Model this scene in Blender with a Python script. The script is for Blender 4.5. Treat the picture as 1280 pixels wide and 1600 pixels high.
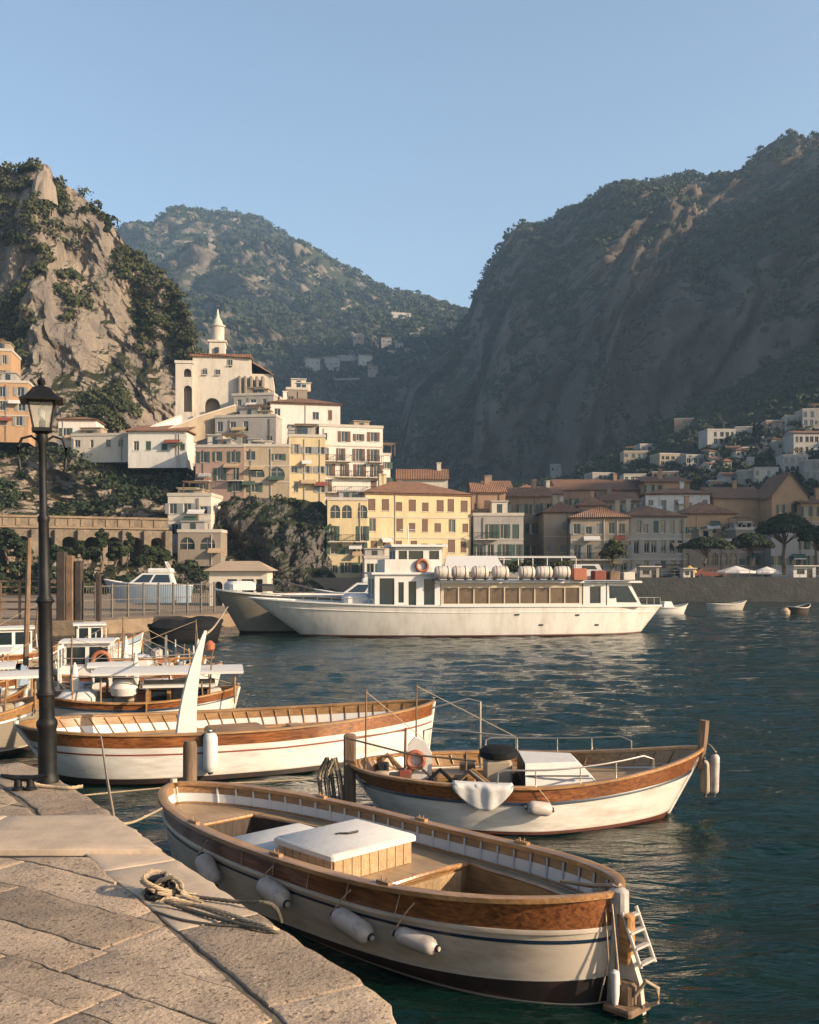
import bpy, math, random
import numpy as np
from mathutils import Vector, Matrix, noise
R=math.radians
SC=bpy.context.scene
for o in list(bpy.data.objects): bpy.data.objects.remove(o)
COL=SC.collection
# ------------------------------------------------------------------ camera
H=4.5; F=1600.0; CX=640.0; HY=885.0
cam=bpy.data.cameras.new('camera'); cam.sensor_fit='VERTICAL'; cam.sensor_height=36; cam.sensor_width=28.8
cam.lens=36; cam.shift_y=(HY-800)/1600; cam.clip_end=9000; cam.clip_start=.1
cam.dof.use_dof=False
co=bpy.data.objects.new('camera',cam); COL.objects.link(co); co.location=(0,0,H); co.rotation_euler=(R(90),0,0)
SC.camera=co
# ------------------------------------------------------------------ sky, sun, exposure
SUN_AZ=24.0; SUN_EL=22.0
w=bpy.data.worlds.new('World'); SC.world=w; w.use_nodes=True
nt=w.node_tree; bgn=nt.nodes['Background']
sk=nt.nodes.new('ShaderNodeTexSky'); sk.sky_type='NISHITA'; sk.sun_disc=False
sk.sun_elevation=R(SUN_EL); sk.sun_rotation=R(90+SUN_AZ); sk.air_density=1.0; sk.dust_density=1.4; sk.ozone_density=0.45
nt.links.new(sk.outputs[0],bgn.inputs[0]); bgn.inputs[1].default_value=0.118
sl=bpy.data.lights.new('sun','SUN'); sl.energy=5.0; sl.angle=R(.5); sl.color=(1,.78,.54)
so=bpy.data.objects.new('sun',sl); COL.objects.link(so)
sd=Vector((math.cos(R(SUN_AZ))*math.cos(R(SUN_EL)),-math.sin(R(SUN_AZ))*math.cos(R(SUN_EL)),math.sin(R(SUN_EL))))
so.rotation_euler=sd.to_track_quat('Z','Y').to_euler()
SC.view_settings.view_transform='Standard'; SC.view_settings.look='None'; SC.view_settings.gamma=1
SC.view_settings.use_curve_mapping=False; SC.view_settings.exposure=0.92
SC.render.engine='CYCLES'
SC.cycles.volume_bounces=1; SC.cycles.transparent_max_bounces=12

def X(px,D): return (px-CX)/F*D
def Z(py,D): return H-(py-HY)/F*D
def W2(px,py,z):
    D=(H-z)*F/(py-HY); return Vector((X(px,D),D,z))
def W3(px,py,D): return Vector((X(px,D),D,Z(py,D)))
# ------------------------------------------------------------------ materials
MATS={}; ALB=.62   # overall reflectance of paint, plaster and stone
def mat(name,col,rough=.75,var=.18,scale=3.0,bump=0.0,bscale=None,stain=None,stain_amt=.35,stain_scale=.6,metal=0,stretch=(1,1,1),coat=0,rnd=0,spec=None,world=False,detail=6):
    if name in MATS: return MATS[name]
    col=tuple(c*ALB for c in col); stain=tuple(c*ALB for c in stain) if stain else None
    m=bpy.data.materials.new(name); m.use_nodes=True; n=m.node_tree; L=n.links; b=n.nodes['Principled BSDF']
    tc=n.nodes.new('ShaderNodeTexCoord'); mp=n.nodes.new('ShaderNodeMapping'); mp.inputs['Scale'].default_value=stretch
    if world:
        g=n.nodes.new('ShaderNodeNewGeometry'); L.new(g.outputs['Position'],mp.inputs[0])
    else: L.new(tc.outputs['Object'],mp.inputs[0])
    nz=n.nodes.new('ShaderNodeTexNoise'); nz.inputs['Scale'].default_value=scale; nz.inputs['Detail'].default_value=detail; nz.inputs['Roughness'].default_value=.65
    L.new(mp.outputs[0],nz.inputs[0])
    cr=n.nodes.new('ShaderNodeValToRGB'); e=cr.color_ramp.elements
    e[0].position=.3; e[1].position=.7
    e[0].color=[max(0,c*(1-var)) for c in col]+[1]; e[1].color=[min(1,c*(1+var)) for c in col]+[1]
    L.new(nz.outputs[0],cr.inputs[0]); out=cr.outputs[0]
    if stain:
        n2=n.nodes.new('ShaderNodeTexNoise'); n2.inputs['Scale'].default_value=stain_scale; n2.inputs['Detail'].default_value=8; n2.inputs['Roughness'].default_value=.7
        L.new(mp.outputs[0],n2.inputs[0])
        r2=n.nodes.new('ShaderNodeValToRGB'); r2.color_ramp.elements[0].position=.47; r2.color_ramp.elements[1].position=.68
        r2.color_ramp.elements[0].color=(0,0,0,1); r2.color_ramp.elements[1].color=(stain_amt,)*3+(1,)
        L.new(n2.outputs[0],r2.inputs[0])
        mx=n.nodes.new('ShaderNodeMixRGB'); L.new(r2.outputs[0],mx.inputs[0]); L.new(out,mx.inputs[1]); mx.inputs[2].default_value=list(stain)+[1]; out=mx.outputs[0]
    if rnd:
        oi=n.nodes.new('ShaderNodeObjectInfo'); mr=n.nodes.new('ShaderNodeMapRange'); mr.inputs[3].default_value=1-rnd; mr.inputs[4].default_value=1+rnd
        L.new(oi.outputs['Random'],mr.inputs[0]); hs=n.nodes.new('ShaderNodeHueSaturation'); L.new(mr.outputs[0],hs.inputs['Value']); L.new(out,hs.inputs['Color']); out=hs.outputs[0]
    L.new(out,b.inputs['Base Color'])
    b.inputs['Roughness'].default_value=rough; b.inputs['Metallic'].default_value=metal
    if coat: b.inputs['Coat Weight'].default_value=coat; b.inputs['Coat Roughness'].default_value=.12
    if spec is not None: b.inputs['Specular IOR Level'].default_value=spec
    if bump:
        n3=n.nodes.new('ShaderNodeTexNoise'); n3.inputs['Scale'].default_value=bscale or scale*3; n3.inputs['Detail'].default_value=6; n3.inputs['Roughness'].default_value=.7
        L.new(mp.outputs[0],n3.inputs[0]); bp=n.nodes.new('ShaderNodeBump'); bp.inputs['Distance'].default_value=bump; bp.inputs['Strength'].default_value=1
        L.new(n3.outputs[0],bp.inputs['Height']); L.new(bp.outputs[0],b.inputs['Normal'])
    MATS[name]=m; return m
def wood(name,c1,c2,rough=.35,coat=.4,stretch=(1.2,14,14),band=None):
    c1=tuple(c*.72 for c in c1); c2=tuple(c*.66 for c in c2)
    m=mat(name,c1,rough,.05,1,coat=coat)
    n=m.node_tree; L=n.links; b=n.nodes['Principled BSDF']
    tc=[x for x in n.nodes if x.type=='TEX_COORD'][0]
    mp=n.nodes.new('ShaderNodeMapping'); mp.inputs['Scale'].default_value=stretch; L.new(tc.outputs['Object'],mp.inputs[0])
    nz=n.nodes.new('ShaderNodeTexNoise'); nz.inputs['Scale'].default_value=2.0; nz.inputs['Detail'].default_value=8; nz.inputs['Distortion'].default_value=.6; L.new(mp.outputs[0],nz.inputs[0])
    cr=n.nodes.new('ShaderNodeValToRGB'); e=cr.color_ramp.elements; e[0].position=.3; e[1].position=.72; e[0].color=list(c2)+[1]; e[1].color=list(c1)+[1]
    L.new(nz.outputs[0],cr.inputs[0])
    n2=n.nodes.new('ShaderNodeTexNoise'); n2.inputs['Scale'].default_value=1.3; n2.inputs['Detail'].default_value=5; L.new(tc.outputs['Object'],n2.inputs[0])
    mr=n.nodes.new('ShaderNodeMapRange'); mr.inputs[1].default_value=.3; mr.inputs[2].default_value=.7; mr.inputs[3].default_value=.65; mr.inputs[4].default_value=1.25; L.new(n2.outputs[0],mr.inputs[0])
    hs=n.nodes.new('ShaderNodeHueSaturation'); L.new(cr.outputs[0],hs.inputs['Color']); L.new(mr.outputs[0],hs.inputs['Value'])
    L.new(hs.outputs[0],b.inputs['Base Color'])
    bp=n.nodes.new('ShaderNodeBump'); bp.inputs['Distance'].default_value=.004; L.new(nz.outputs[0],bp.inputs['Height']); L.new(bp.outputs[0],b.inputs['Normal'])
    return m
def glass(name,col=(.02,.03,.035),rough=.08):
    m=mat(name,col,rough,.1,2); m.node_tree.nodes['Principled BSDF'].inputs['Specular IOR Level'].default_value=.8; return m

M={}
M['paint_white']=mat('white_hull_paint',(.80,.76,.70),.38,.05,2,stain=(.36,.28,.20),stain_amt=.6,stain_scale=1.3,stretch=(.5,1,2.4),bump=.002,bscale=6)
M['paint_cream']=mat('cream_hull_paint',(.66,.56,.45),.38,.05,2,stain=(.32,.23,.15),stain_amt=.65,stain_scale=1.2,stretch=(.5,1,2.4),bump=.002,bscale=6)
M['paint_grey']=mat('grey_white_ferry_paint',(.82,.78,.72),.5,.10,.7,stain=(.40,.31,.22),stain_amt=.4,stain_scale=.8,stretch=(1.3,1,.4),bump=.02,bscale=1.2)
M['hull_olive']=mat('dull_grey_hull_paint',(.33,.29,.22),.55,.1,.7,stain=(.2,.15,.1),stain_amt=.5,stain_scale=.4)
M['boot']=mat('dark_antifouling',(.022,.014,.012),.5,.3,3,stain=(.10,.03,.02),stain_amt=.6,stain_scale=2)
M['boot_red']=mat('red_brown_antifouling',(.12,.035,.022),.5,.3,3,stain=(.03,.02,.02),stain_amt=.6,stain_scale=2)
M['white']=mat('matte_white',(.78,.76,.73),.5,.05,4,stain=(.5,.44,.36),stain_amt=.3,stain_scale=2)
M['canvas']=mat('white_canvas',(.76,.73,.69),.8,.06,3,stain=(.5,.42,.34),stain_amt=.4,stain_scale=3,bump=.01,bscale=5)
M['navy']=mat('navy_paint',(.012,.03,.06),.35,.15,3)
M['blue']=mat('pale_blue_paint',(.32,.42,.52),.4,.08,3)
M['black']=mat('black_iron',(.006,.007,.009),.55,.3,20,spec=.25,bump=.002,bscale=60,stain=(.05,.04,.03),stain_amt=.4,stain_scale=5)
M['tarp']=mat('black_tarp',(.009,.010,.012),.8,.3,2,bump=.05,bscale=2,spec=.2)
M['rubber']=mat('dark_rubber',(.02,.02,.022),.6,.2,6)
M['steel']=mat('worn_steel',(.45,.42,.38),.35,.15,8,metal=.8)
M['rope']=mat('pale_rope',(.50,.38,.25),.9,.3,30,bump=.006,bscale=70)
M['rope_dark']=mat('dark_rope',(.10,.085,.065),.9,.3,30,bump=.006,bscale=70)
M['fender']=mat('scuffed_white_fender',(.58,.52,.47),.45,.10,6,stain=(.20,.16,.13),stain_amt=.65,stain_scale=5)
M['orange']=mat('orange_buoy',(.42,.13,.06),.5,.1,5)
M['yellow']=mat('yellow_float',(.70,.42,.05),.5,.1,5)
M['redbrown']=mat('red_brown_cloth',(.25,.06,.035),.8,.2,5)
M['varnish']=wood('varnished_mahogany',(.36,.135,.042),(.10,.030,.011),.28,.8)
M['cap']=wood('golden_varnished_oak',(.52,.29,.12),(.30,.14,.05),.32,.35)
M['deck']=wood('pale_deck_planks',(.55,.38,.21),(.36,.22,.11),.5,.1,(1.2,22,10))
M['inwood']=wood('inner_teak',(.42,.24,.10),(.24,.12,.045),.45,.15)
M['oldwood']=wood('weathered_timber',(.26,.16,.09),(.12,.075,.045),.8,0,(8,8,1.2))
M['darkwood']=wood('dark_wet_and_shaded_timber',(.07,.045,.03),(.025,.018,.014),.8,0,(8,8,1.2))
M['glass']=glass('dark_window_glass')
M['glass_warm']=mat('painted_sunlight_glass',(.14,.09,.055),.15,.45,1.2,spec=.8)  # sunlight on the panes put into a warm brown base colour
M['lampglass']=None
def make_lampglass():
    m=bpy.data.materials.new('lantern_glass'); m.use_nodes=True; n=m.node_tree; b=n.nodes['Principled BSDF']
    b.inputs['Base Color'].default_value=(.85,.85,.78,1); b.inputs['Roughness'].default_value=.25; b.inputs['Transmission Weight'].default_value=.8; b.inputs['IOR'].default_value=1.1; b.inputs['Alpha'].default_value=.75
    nz=n.nodes.new('ShaderNodeTexNoise'); nz.inputs['Scale'].default_value=9; mr=n.nodes.new('ShaderNodeMapRange'); mr.inputs[3].default_value=.1; mr.inputs[4].default_value=.5
    n.links.new(nz.outputs[0],mr.inputs[0]); n.links.new(mr.outputs[0],b.inputs['Roughness']); return m
M['lampglass']=make_lampglass()
M['stone']=mat('pitted_quay_stone',(.41,.315,.225),.85,.24,5,bump=.03,bscale=16,stain=(.16,.12,.085),stain_amt=.6,stain_scale=5,rnd=.16)
def stonemat(name,c1,c2,pit,pa,rnd_=.16):
    m=mat(name,c1,.85,.2,4,stain=c2,stain_amt=.9,stain_scale=1.1,rnd=rnd_); n=m.node_tree;L=n.links;b=n.nodes['Principled BSDF']
    tc=[x for x in n.nodes if x.type=='TEX_COORD'][0]; cur=b.inputs['Base Color'].links[0].from_socket
    def N(sc,d,st=(1,1,1)):
        mp=n.nodes.new('ShaderNodeMapping'); mp.inputs['Scale'].default_value=st; L.new(tc.outputs['Object'],mp.inputs[0])
        t=n.nodes.new('ShaderNodeTexNoise'); t.inputs['Scale'].default_value=sc; t.inputs['Detail'].default_value=d; t.inputs['Roughness'].default_value=.6; L.new(mp.outputs[0],t.inputs[0]); return t.outputs[0]
    def mr(v,a,c,x=0,y=1):
        q=n.nodes.new('ShaderNodeMapRange'); q.inputs[1].default_value=a; q.inputs[2].default_value=c; q.inputs[3].default_value=x; q.inputs[4].default_value=y; L.new(v,q.inputs[0]); return q.outputs[0]
    pits=mr(N(22,5),.60,.66); big=mr(N(7,6),.62,.70)
    mx=n.nodes.new('ShaderNodeMath'); mx.operation='MAXIMUM'; L.new(pits,mx.inputs[0]); L.new(big,mx.inputs[1])
    sc=n.nodes.new('ShaderNodeMath'); sc.operation='MULTIPLY'; sc.inputs[1].default_value=pa; L.new(mx.outputs[0],sc.inputs[0])
    mc=n.nodes.new('ShaderNodeMixRGB'); mc.inputs[2].default_value=(*pit,1); L.new(sc.outputs[0],mc.inputs[0]); L.new(cur,mc.inputs[1])
    fine=n.nodes.new('ShaderNodeHueSaturation'); L.new(mc.outputs[0],fine.inputs['Color']); L.new(mr(N(60,4),.3,.7,.75,1.25),fine.inputs['Value']); L.new(fine.outputs[0],b.inputs['Base Color'])
    h=n.nodes.new('ShaderNodeMath'); h.operation='MULTIPLY_ADD'; L.new(mx.outputs[0],h.inputs[0]); h.inputs[1].default_value=-1.0; L.new(N(30,7),h.inputs[2])
    bp=n.nodes.new('ShaderNodeBump'); bp.inputs['Distance'].default_value=.02; L.new(h.outputs[0],bp.inputs['Height']); L.new(bp.outputs[0],b.inputs['Normal']); return m
M['stone']=stonemat('pitted_paving_stone',(.50,.37,.255),(.25,.18,.125),(.09,.065,.045),.75,.30)
M['smooth_stone']=mat('smooth_quay_slab',(.60,.46,.33),.8,.1,3,bump=.006,bscale=20,stain=(.33,.25,.18),stain_amt=.5,stain_scale=2.2,rnd=.05)
M['joint']=mat('dark_joint_mortar',(.17,.13,.09),.95,.3,8,bump=.02,bscale=20)
M['quaywall']=mat('weedy_quay_wall',(.20,.16,.12),.85,.3,2,bump=.05,bscale=5,stain=(.04,.05,.03),stain_amt=.8,stain_scale=1)
M['pierstone']=mat('brown_pier_stone',(.30,.215,.14),.9,.22,.8,bump=.12,bscale=1.6,stain=(.14,.10,.07),stain_amt=.6,stain_scale=.5)
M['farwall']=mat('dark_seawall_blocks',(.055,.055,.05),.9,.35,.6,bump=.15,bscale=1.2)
M['ground']=mat('town_ground',(.22,.18,.14),.9,.2,.3,bump=.03,bscale=2)
TILE={}
def plaster(key,col,amt=.62):
    m=mat('plaster_'+key,col,.88,.09,.5,stain=[c*.55 for c in col],stain_amt=amt,stain_scale=.42,stretch=(1,1,.35),bump=.04,bscale=1.5); M['plaster_'+key]=m
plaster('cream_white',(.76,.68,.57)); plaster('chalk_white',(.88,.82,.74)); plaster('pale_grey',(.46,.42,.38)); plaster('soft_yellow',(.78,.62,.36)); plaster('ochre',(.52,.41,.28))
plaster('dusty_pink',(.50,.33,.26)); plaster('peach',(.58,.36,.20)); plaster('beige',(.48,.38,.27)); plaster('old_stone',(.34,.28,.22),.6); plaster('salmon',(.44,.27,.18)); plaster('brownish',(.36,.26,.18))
M['trim']=mat('pale_trim',(.62,.55,.46),.8,.1,1); M['shutter_green']=mat('green_shutter',(.05,.10,.07),.7,.2,2); M['shutter_brown']=mat('brown_shutter',(.16,.08,.045),.7,.2,2); M['shutter_grey']=mat('grey_shutter',(.30,.30,.29),.7,.15,2)
def tilemat():
    m=mat('terracotta_roof_tiles',(.30,.145,.075),.9,.3,.9,stain=(.16,.10,.07),stain_amt=.6,stain_scale=.5,rnd=.15)
    n=m.node_tree;L=n.links;b=n.nodes['Principled BSDF']
    tc=[x for x in n.nodes if x.type=='TEX_COORD'][0]
    wv=n.nodes.new('ShaderNodeTexWave'); wv.inputs['Scale'].default_value=1.1; wv.inputs['Distortion'].default_value=.3; wv.bands_direction='X'; L.new(tc.outputs['Object'],wv.inputs[0])
    bp=n.nodes.new('ShaderNodeBump'); bp.inputs['Distance'].default_value=.09; L.new(wv.outputs[0],bp.inputs['Height']); L.new(bp.outputs[0],b.inputs['Normal'])
    return m
M['tiles']=tilemat(); M['canvastan_']=mat('tan_awning_cloth',(.5,.36,.22),.8,.1,2)
# ------------------------------------------------------------------ mesh builder
class MB:
    def __init__(s): s.v=[];s.f=[];s.m=[]
    def add(s,vs,fs,mi=0):
        o=len(s.v); s.v+= [tuple(p) for p in vs]; s.f+=[tuple(i+o for i in f) for f in fs]; s.m+=[mi]*len(fs); return s
    def box(s,x0,x1,y0,y1,z0,z1,mi=0):
        return s.add([(x0,y0,z0),(x1,y0,z0),(x1,y1,z0),(x0,y1,z0),(x0,y0,z1),(x1,y0,z1),(x1,y1,z1),(x0,y1,z1)],
          [(0,3,2,1),(4,5,6,7),(0,1,5,4),(1,2,6,5),(2,3,7,6),(3,0,4,7)],mi)
    def bbox(s,x0,x1,y0,y1,z0,z1,b=.02,mi=0):
        # box with chamfered vertical and top edges
        o=len(s.v); P=[]
        for z,i in((z0,0),(z1-b,0),(z1,b)):
            a0,a1,c0,c1=x0+i,x1-i,y0+i,y1-i
            P+=[(a0+b,c0,z),(a1-b,c0,z),(a1,c0+b,z),(a1,c1-b,z),(a1-b,c1,z),(a0+b,c1,z),(a0,c1-b,z),(a0,c0+b,z)]
        fs=[tuple(range(7,-1,-1)),tuple(range(16,24))]
        for k in range(2):
            for i in range(8): j=(i+1)%8; fs.append((k*8+i,k*8+j,k*8+8+j,k*8+8+i))
        return s.add(P,fs,mi)
    def tube(s,path,r,n=6,mi=0,cap=True):
        path=[Vector(p) for p in path]; N=len(path)
        if not hasattr(r,'__len__'): r=[r]*N
        vs=[];fs=[]
        up=Vector((0,0,1))
        for i,p in enumerate(path):
            t=(path[min(i+1,N-1)]-path[max(i-1,0)])
            if t.length<1e-9: t=Vector((0,0,1))
            t.normalize(); a=t.cross(up)
            if a.length<.05: a=t.cross(Vector((1,0,0)))
            a.normalize(); b=a.cross(t)
            for k in range(n):
                q=2*math.pi*k/n; vs.append(p+(a*math.cos(q)+b*math.sin(q))*r[i])
        for i in range(N-1):
            for k in range(n):
                k2=(k+1)%n; fs.append((i*n+k,i*n+k2,(i+1)*n+k2,(i+1)*n+k))
        if cap: fs.append(tuple(range(n-1,-1,-1))); fs.append(tuple((N-1)*n+k for k in range(n)))
        return s.add(vs,fs,mi)
    def lathe(s,prof,n=16,c=(0,0,0),mi=0,sq=False):
        vs=[];fs=[]
        for r,z in prof:
            for k in range(n):
                q=2*math.pi*(k+.5)/n; vs.append((c[0]+r*math.cos(q),c[1]+r*math.sin(q),c[2]+z))
        for i in range(len(prof)-1):
            for k in range(n):
                k2=(k+1)%n; fs.append((i*n+k,i*n+k2,(i+1)*n+k2,(i+1)*n+k))
        fs.append(tuple(range(n-1,-1,-1))); fs.append(tuple((len(prof)-1)*n+k for k in range(n)))
        return s.add(vs,fs,mi)
    def torus(s,c,R_,r,axis='y',n=20,m=8,mi=0):
        vs=[];fs=[]
        for i in range(n):
            a=2*math.pi*i/n
            for j in range(m):
                b=2*math.pi*j/m; q=R_+r*math.cos(b); p=(q*math.cos(a),q*math.sin(a),r*math.sin(b))
                if axis=='y': p=(p[0],p[2],p[1])
                if axis=='x': p=(p[2],p[0],p[1])
                vs.append((c[0]+p[0],c[1]+p[1],c[2]+p[2]))
        for i in range(n):
            for j in range(m): fs.append((i*m+j,((i+1)%n)*m+j,((i+1)%n)*m+(j+1)%m,i*m+(j+1)%m))
        return s.add(vs,fs,mi)
    def poly(s,pts,z0,z1,bev=.01,mi=0):
        # convex polygon prism with bevelled top
        n=len(pts); cx=sum(p[0] for p in pts)/n; cy=sum(p[1] for p in pts)/n
        def ins(d): 
            out=[]
            for x,y in pts:
                l=math.hypot(x-cx,y-cy) or 1; out.append((x-(x-cx)/l*d,y-(y-cy)/l*d))
            return out
        a=[(x,y,z0) for x,y in pts]; b=[(x,y,z1-bev) for x,y in pts]; c=[(x,y,z1) for x,y in ins(bev*1.6)]
        fs=[tuple(2*n+i for i in range(n))]
        for i in range(n):
            j=(i+1)%n; fs+=[(i,j,n+j,n+i),(n+i,n+j,2*n+j,2*n+i)]
        return s.add(a+b+c,fs,mi)
    def mesh(s,name,mats,smooth=False):
        me=bpy.data.meshes.new(name); me.from_pydata(s.v,[],s.f)
        if not isinstance(mats,(list,tuple)): mats=[mats]
        for m in mats: me.materials.append(m)
        if len(mats)>1: me.polygons.foreach_set('material_index',s.m)
        if smooth: 
            me.polygons.foreach_set('use_smooth',[True]*len(me.polygons))
            me.update()
            try: me.set_sharp_from_angle(angle=R(38))
            except Exception: pass
        me.update(); return me
    def build(s,name,mats,parent=None,smooth=False):
        o=bpy.data.objects.new(name,s.mesh(name,mats,smooth)); COL.objects.link(o)
        if parent is not None: o.parent=parent
        return o
def tag(o,label=None,cat=None,group=None,kind=None):
    if label: o['label']=label
    if cat: o['category']=cat
    if group: o['group']=group
    if kind: o['kind']=kind
    return o
def thing(name,label,cat,loc=(0,0,0),rz=0,group=None):
    o=bpy.data.objects.new(name,None); COL.objects.link(o); o.location=loc; o.rotation_euler=(0,0,rz); o.empty_display_size=.2
    return tag(o,label,cat,group)
def inst(me,name,parent=None,loc=(0,0,0),rz=0,sc=None):
    o=bpy.data.objects.new(name,me); COL.objects.link(o); o.location=loc; o.rotation_euler=(0,0,rz)
    if sc: o.scale=sc
    if parent is not None: o.parent=parent
    return o
def fbm(p,o=5,h=.9): return noise.fractal(p,h,2.1,o,noise_basis='PERLIN_ORIGINAL')

# =================================================================== SETTING: water
def water_mat():
    m=bpy.data.materials.new('sea_water'); m.use_nodes=True; n=m.node_tree; L=n.links; b=n.nodes['Principled BSDF']
    b.inputs['Base Color'].default_value=(.001,.012,.009,1); b.inputs['Roughness'].default_value=.035; b.inputs['IOR'].default_value=1.29
    g=n.nodes.new('ShaderNodeNewGeometry'); h=None
    for sc,st,d in((.8,(.45,1.4,1),.085),(2.4,(.5,1.35,1),.085),(7,(.6,1.3,1),.024),(19,(.7,1.2,1),.005)):
        mp=n.nodes.new('ShaderNodeMapping'); mp.inputs['Scale'].default_value=st; mp.inputs['Rotation'].default_value=(0,0,R(8+sc*3)); L.new(g.outputs['Position'],mp.inputs[0])
        nz=n.nodes.new('ShaderNodeTexNoise'); nz.inputs['Scale'].default_value=sc; nz.inputs['Detail'].default_value=3; nz.inputs['Distortion'].default_value=.4; L.new(mp.outputs[0],nz.inputs[0])
        mu=n.nodes.new('ShaderNodeMath'); mu.operation='MULTIPLY'; mu.inputs[1].default_value=d; L.new(nz.outputs[0],mu.inputs[0])
        if h is None: h=mu.outputs[0]
        else:
            ad=n.nodes.new('ShaderNodeMath'); L.new(h,ad.inputs[0]); L.new(mu.outputs[0],ad.inputs[1]); h=ad.outputs[0]
    bp=n.nodes.new('ShaderNodeBump'); bp.inputs['Distance'].default_value=1.0; bp.inputs['Strength'].default_value=1; L.new(h,bp.inputs['Height']); L.new(bp.outputs[0],b.inputs['Normal'])
    return m
WM=water_mat()
def water():
    # graded grid: fine near the quay, coarse far away, one sheet to the horizon
    ys=np.concatenate([[-60,-20],np.arange(2,32,.11),32+np.cumsum(np.linspace(.12,.5,330)),[150,190,250,500,1200,3500]])
    xs=np.concatenate([[-3500,-900,-200],np.arange(-64,-13,.55),np.arange(-13,13,.13),np.arange(13.1,64,.55),[200,900,3500]])
    Xg,Yg=np.meshgrid(xs,ys); SX=np.abs(np.gradient(xs))[None,:]; SY=np.abs(np.gradient(ys))[:,None]
    Zg=np.zeros_like(Xg); rng=np.random.default_rng(4)
    for i in range(46):
        wl=rng.uniform(.45,2.4) if i<30 else rng.uniform(1.8,4.5); a=rng.normal(-90,34); k=2*np.pi/wl; d=(math.cos(R(a)),math.sin(R(a)))
        warp=.5*np.sin(Xg*.7+i)+.4*np.sin(Yg*.53+2*i)
        ok=np.clip((wl/np.maximum(SX*abs(d[0]),SY*abs(d[1]))-3)/3,0,1)
        Zg+=(.0050*wl**.8 if i<30 else .0028*wl)*ok*np.sin(k*(Xg*d[0]+Yg*d[1])+warp*1.6+rng.uniform(0,6.28))
    fade=np.clip((63-np.abs(Xg))/6,0,1)*np.clip((134-Yg)/8,0,1)*np.clip((Yg-2.5)/1,0,1)
    Zg*=fade
    ny,nx=Xg.shape; v=np.stack([Xg,Yg,Zg],-1).reshape(-1,3)
    idx=np.arange(ny*nx).reshape(ny,nx); f=np.stack([idx[:-1,:-1],idx[:-1,1:],idx[1:,1:],idx[1:,:-1]],-1).reshape(-1,4)
    me=bpy.data.meshes.new('sea'); me.vertices.add(len(v)); me.vertices.foreach_set('co',v.astype(np.float32).ravel())
    me.loops.add(f.size); me.loops.foreach_set('vertex_index',f.astype(np.int32).ravel()); me.polygons.add(len(f)); me.polygons.foreach_set('loop_start',np.arange(0,f.size,4,dtype=np.int32)); me.update(calc_edges=True); me.materials.append(WM)
    me.polygons.foreach_set('use_smooth',[True]*len(me.polygons)); me.update()
    o=bpy.data.objects.new('sea',me); COL.objects.link(o); tag(o,kind='structure')
water()

# =================================================================== SETTING: terrain
def terrain_mat(name,rock,rock2,veg,veg2,vscale,bias,bump,rs=1.0):
    rock,rock2,veg,veg2=[tuple(c*k for c in q) for q,k in((rock,.8),(rock2,.75),(veg,.62),(veg2,.62))]
    m=bpy.data.materials.new(name); m.use_nodes=True; n=m.node_tree; L=n.links; b=n.nodes['Principled BSDF']; b.inputs['Roughness'].default_value=.95; b.inputs['Specular IOR Level'].default_value=.15
    g=n.nodes.new('ShaderNodeNewGeometry')
    def nz(sc,st=(1,1,1),d=8,r=.65):
        mp=n.nodes.new('ShaderNodeMapping'); mp.inputs['Scale'].default_value=st; L.new(g.outputs['Position'],mp.inputs[0])
        t=n.nodes.new('ShaderNodeTexNoise'); t.inputs['Scale'].default_value=sc; t.inputs['Detail'].default_value=d; t.inputs['Roughness'].default_value=r; L.new(mp.outputs[0],t.inputs[0]); return t.outputs[0]
    def mixc(f,a,c):
        x=n.nodes.new('ShaderNodeMixRGB'); L.new(f,x.inputs[0])
        for k,q in((1,a),(2,c)):
            if isinstance(q,tuple): x.inputs[k].default_value=q+(1,)
            else: L.new(q,x.inputs[k])
        return x.outputs[0]
    def ramp(v,a,c):
        r=n.nodes.new('ShaderNodeMapRange'); r.inputs[1].default_value=a; r.inputs[2].default_value=c; L.new(v,r.inputs[0]); return r.outputs[0]
    rk=mixc(ramp(nz(.11*rs,(1,1,.45)),.38,.62),rock,rock2)
    rk=mixc(ramp(nz(.5*rs,(1,1,.3),6),.5,.75),rk,tuple(c*.45 for c in rock))
    vg=mixc(ramp(nz(.16*rs,d=6),.35,.65),veg,veg2)
    sp=n.nodes.new('ShaderNodeSeparateXYZ'); L.new(g.outputs['True Normal'],sp.inputs[0])
    a1=n.nodes.new('ShaderNodeMath'); a1.operation='MULTIPLY_ADD'; L.new(sp.outputs[2],a1.inputs[0]); a1.inputs[1].default_value=.55; L.new(nz(vscale,d=9,r=.7),a1.inputs[2])
    f=ramp(a1.outputs[0],bias,bias+.09)
    L.new(mixc(f,rk,vg),b.inputs['Base Color'])
    bp=n.nodes.new('ShaderNodeBump'); bp.inputs['Distance'].default_value=bump; L.new(nz(.6*rs,(1,1,.6),9,.7),bp.inputs['Height']); L.new(bp.outputs[0],b.inputs['Normal'])
    return m
def interp(pts,x,k):
    xs=[p[0] for p in pts]; ys=[p[k] for p in pts]; return float(np.interp(x,xs,ys))
SURF={}
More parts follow.
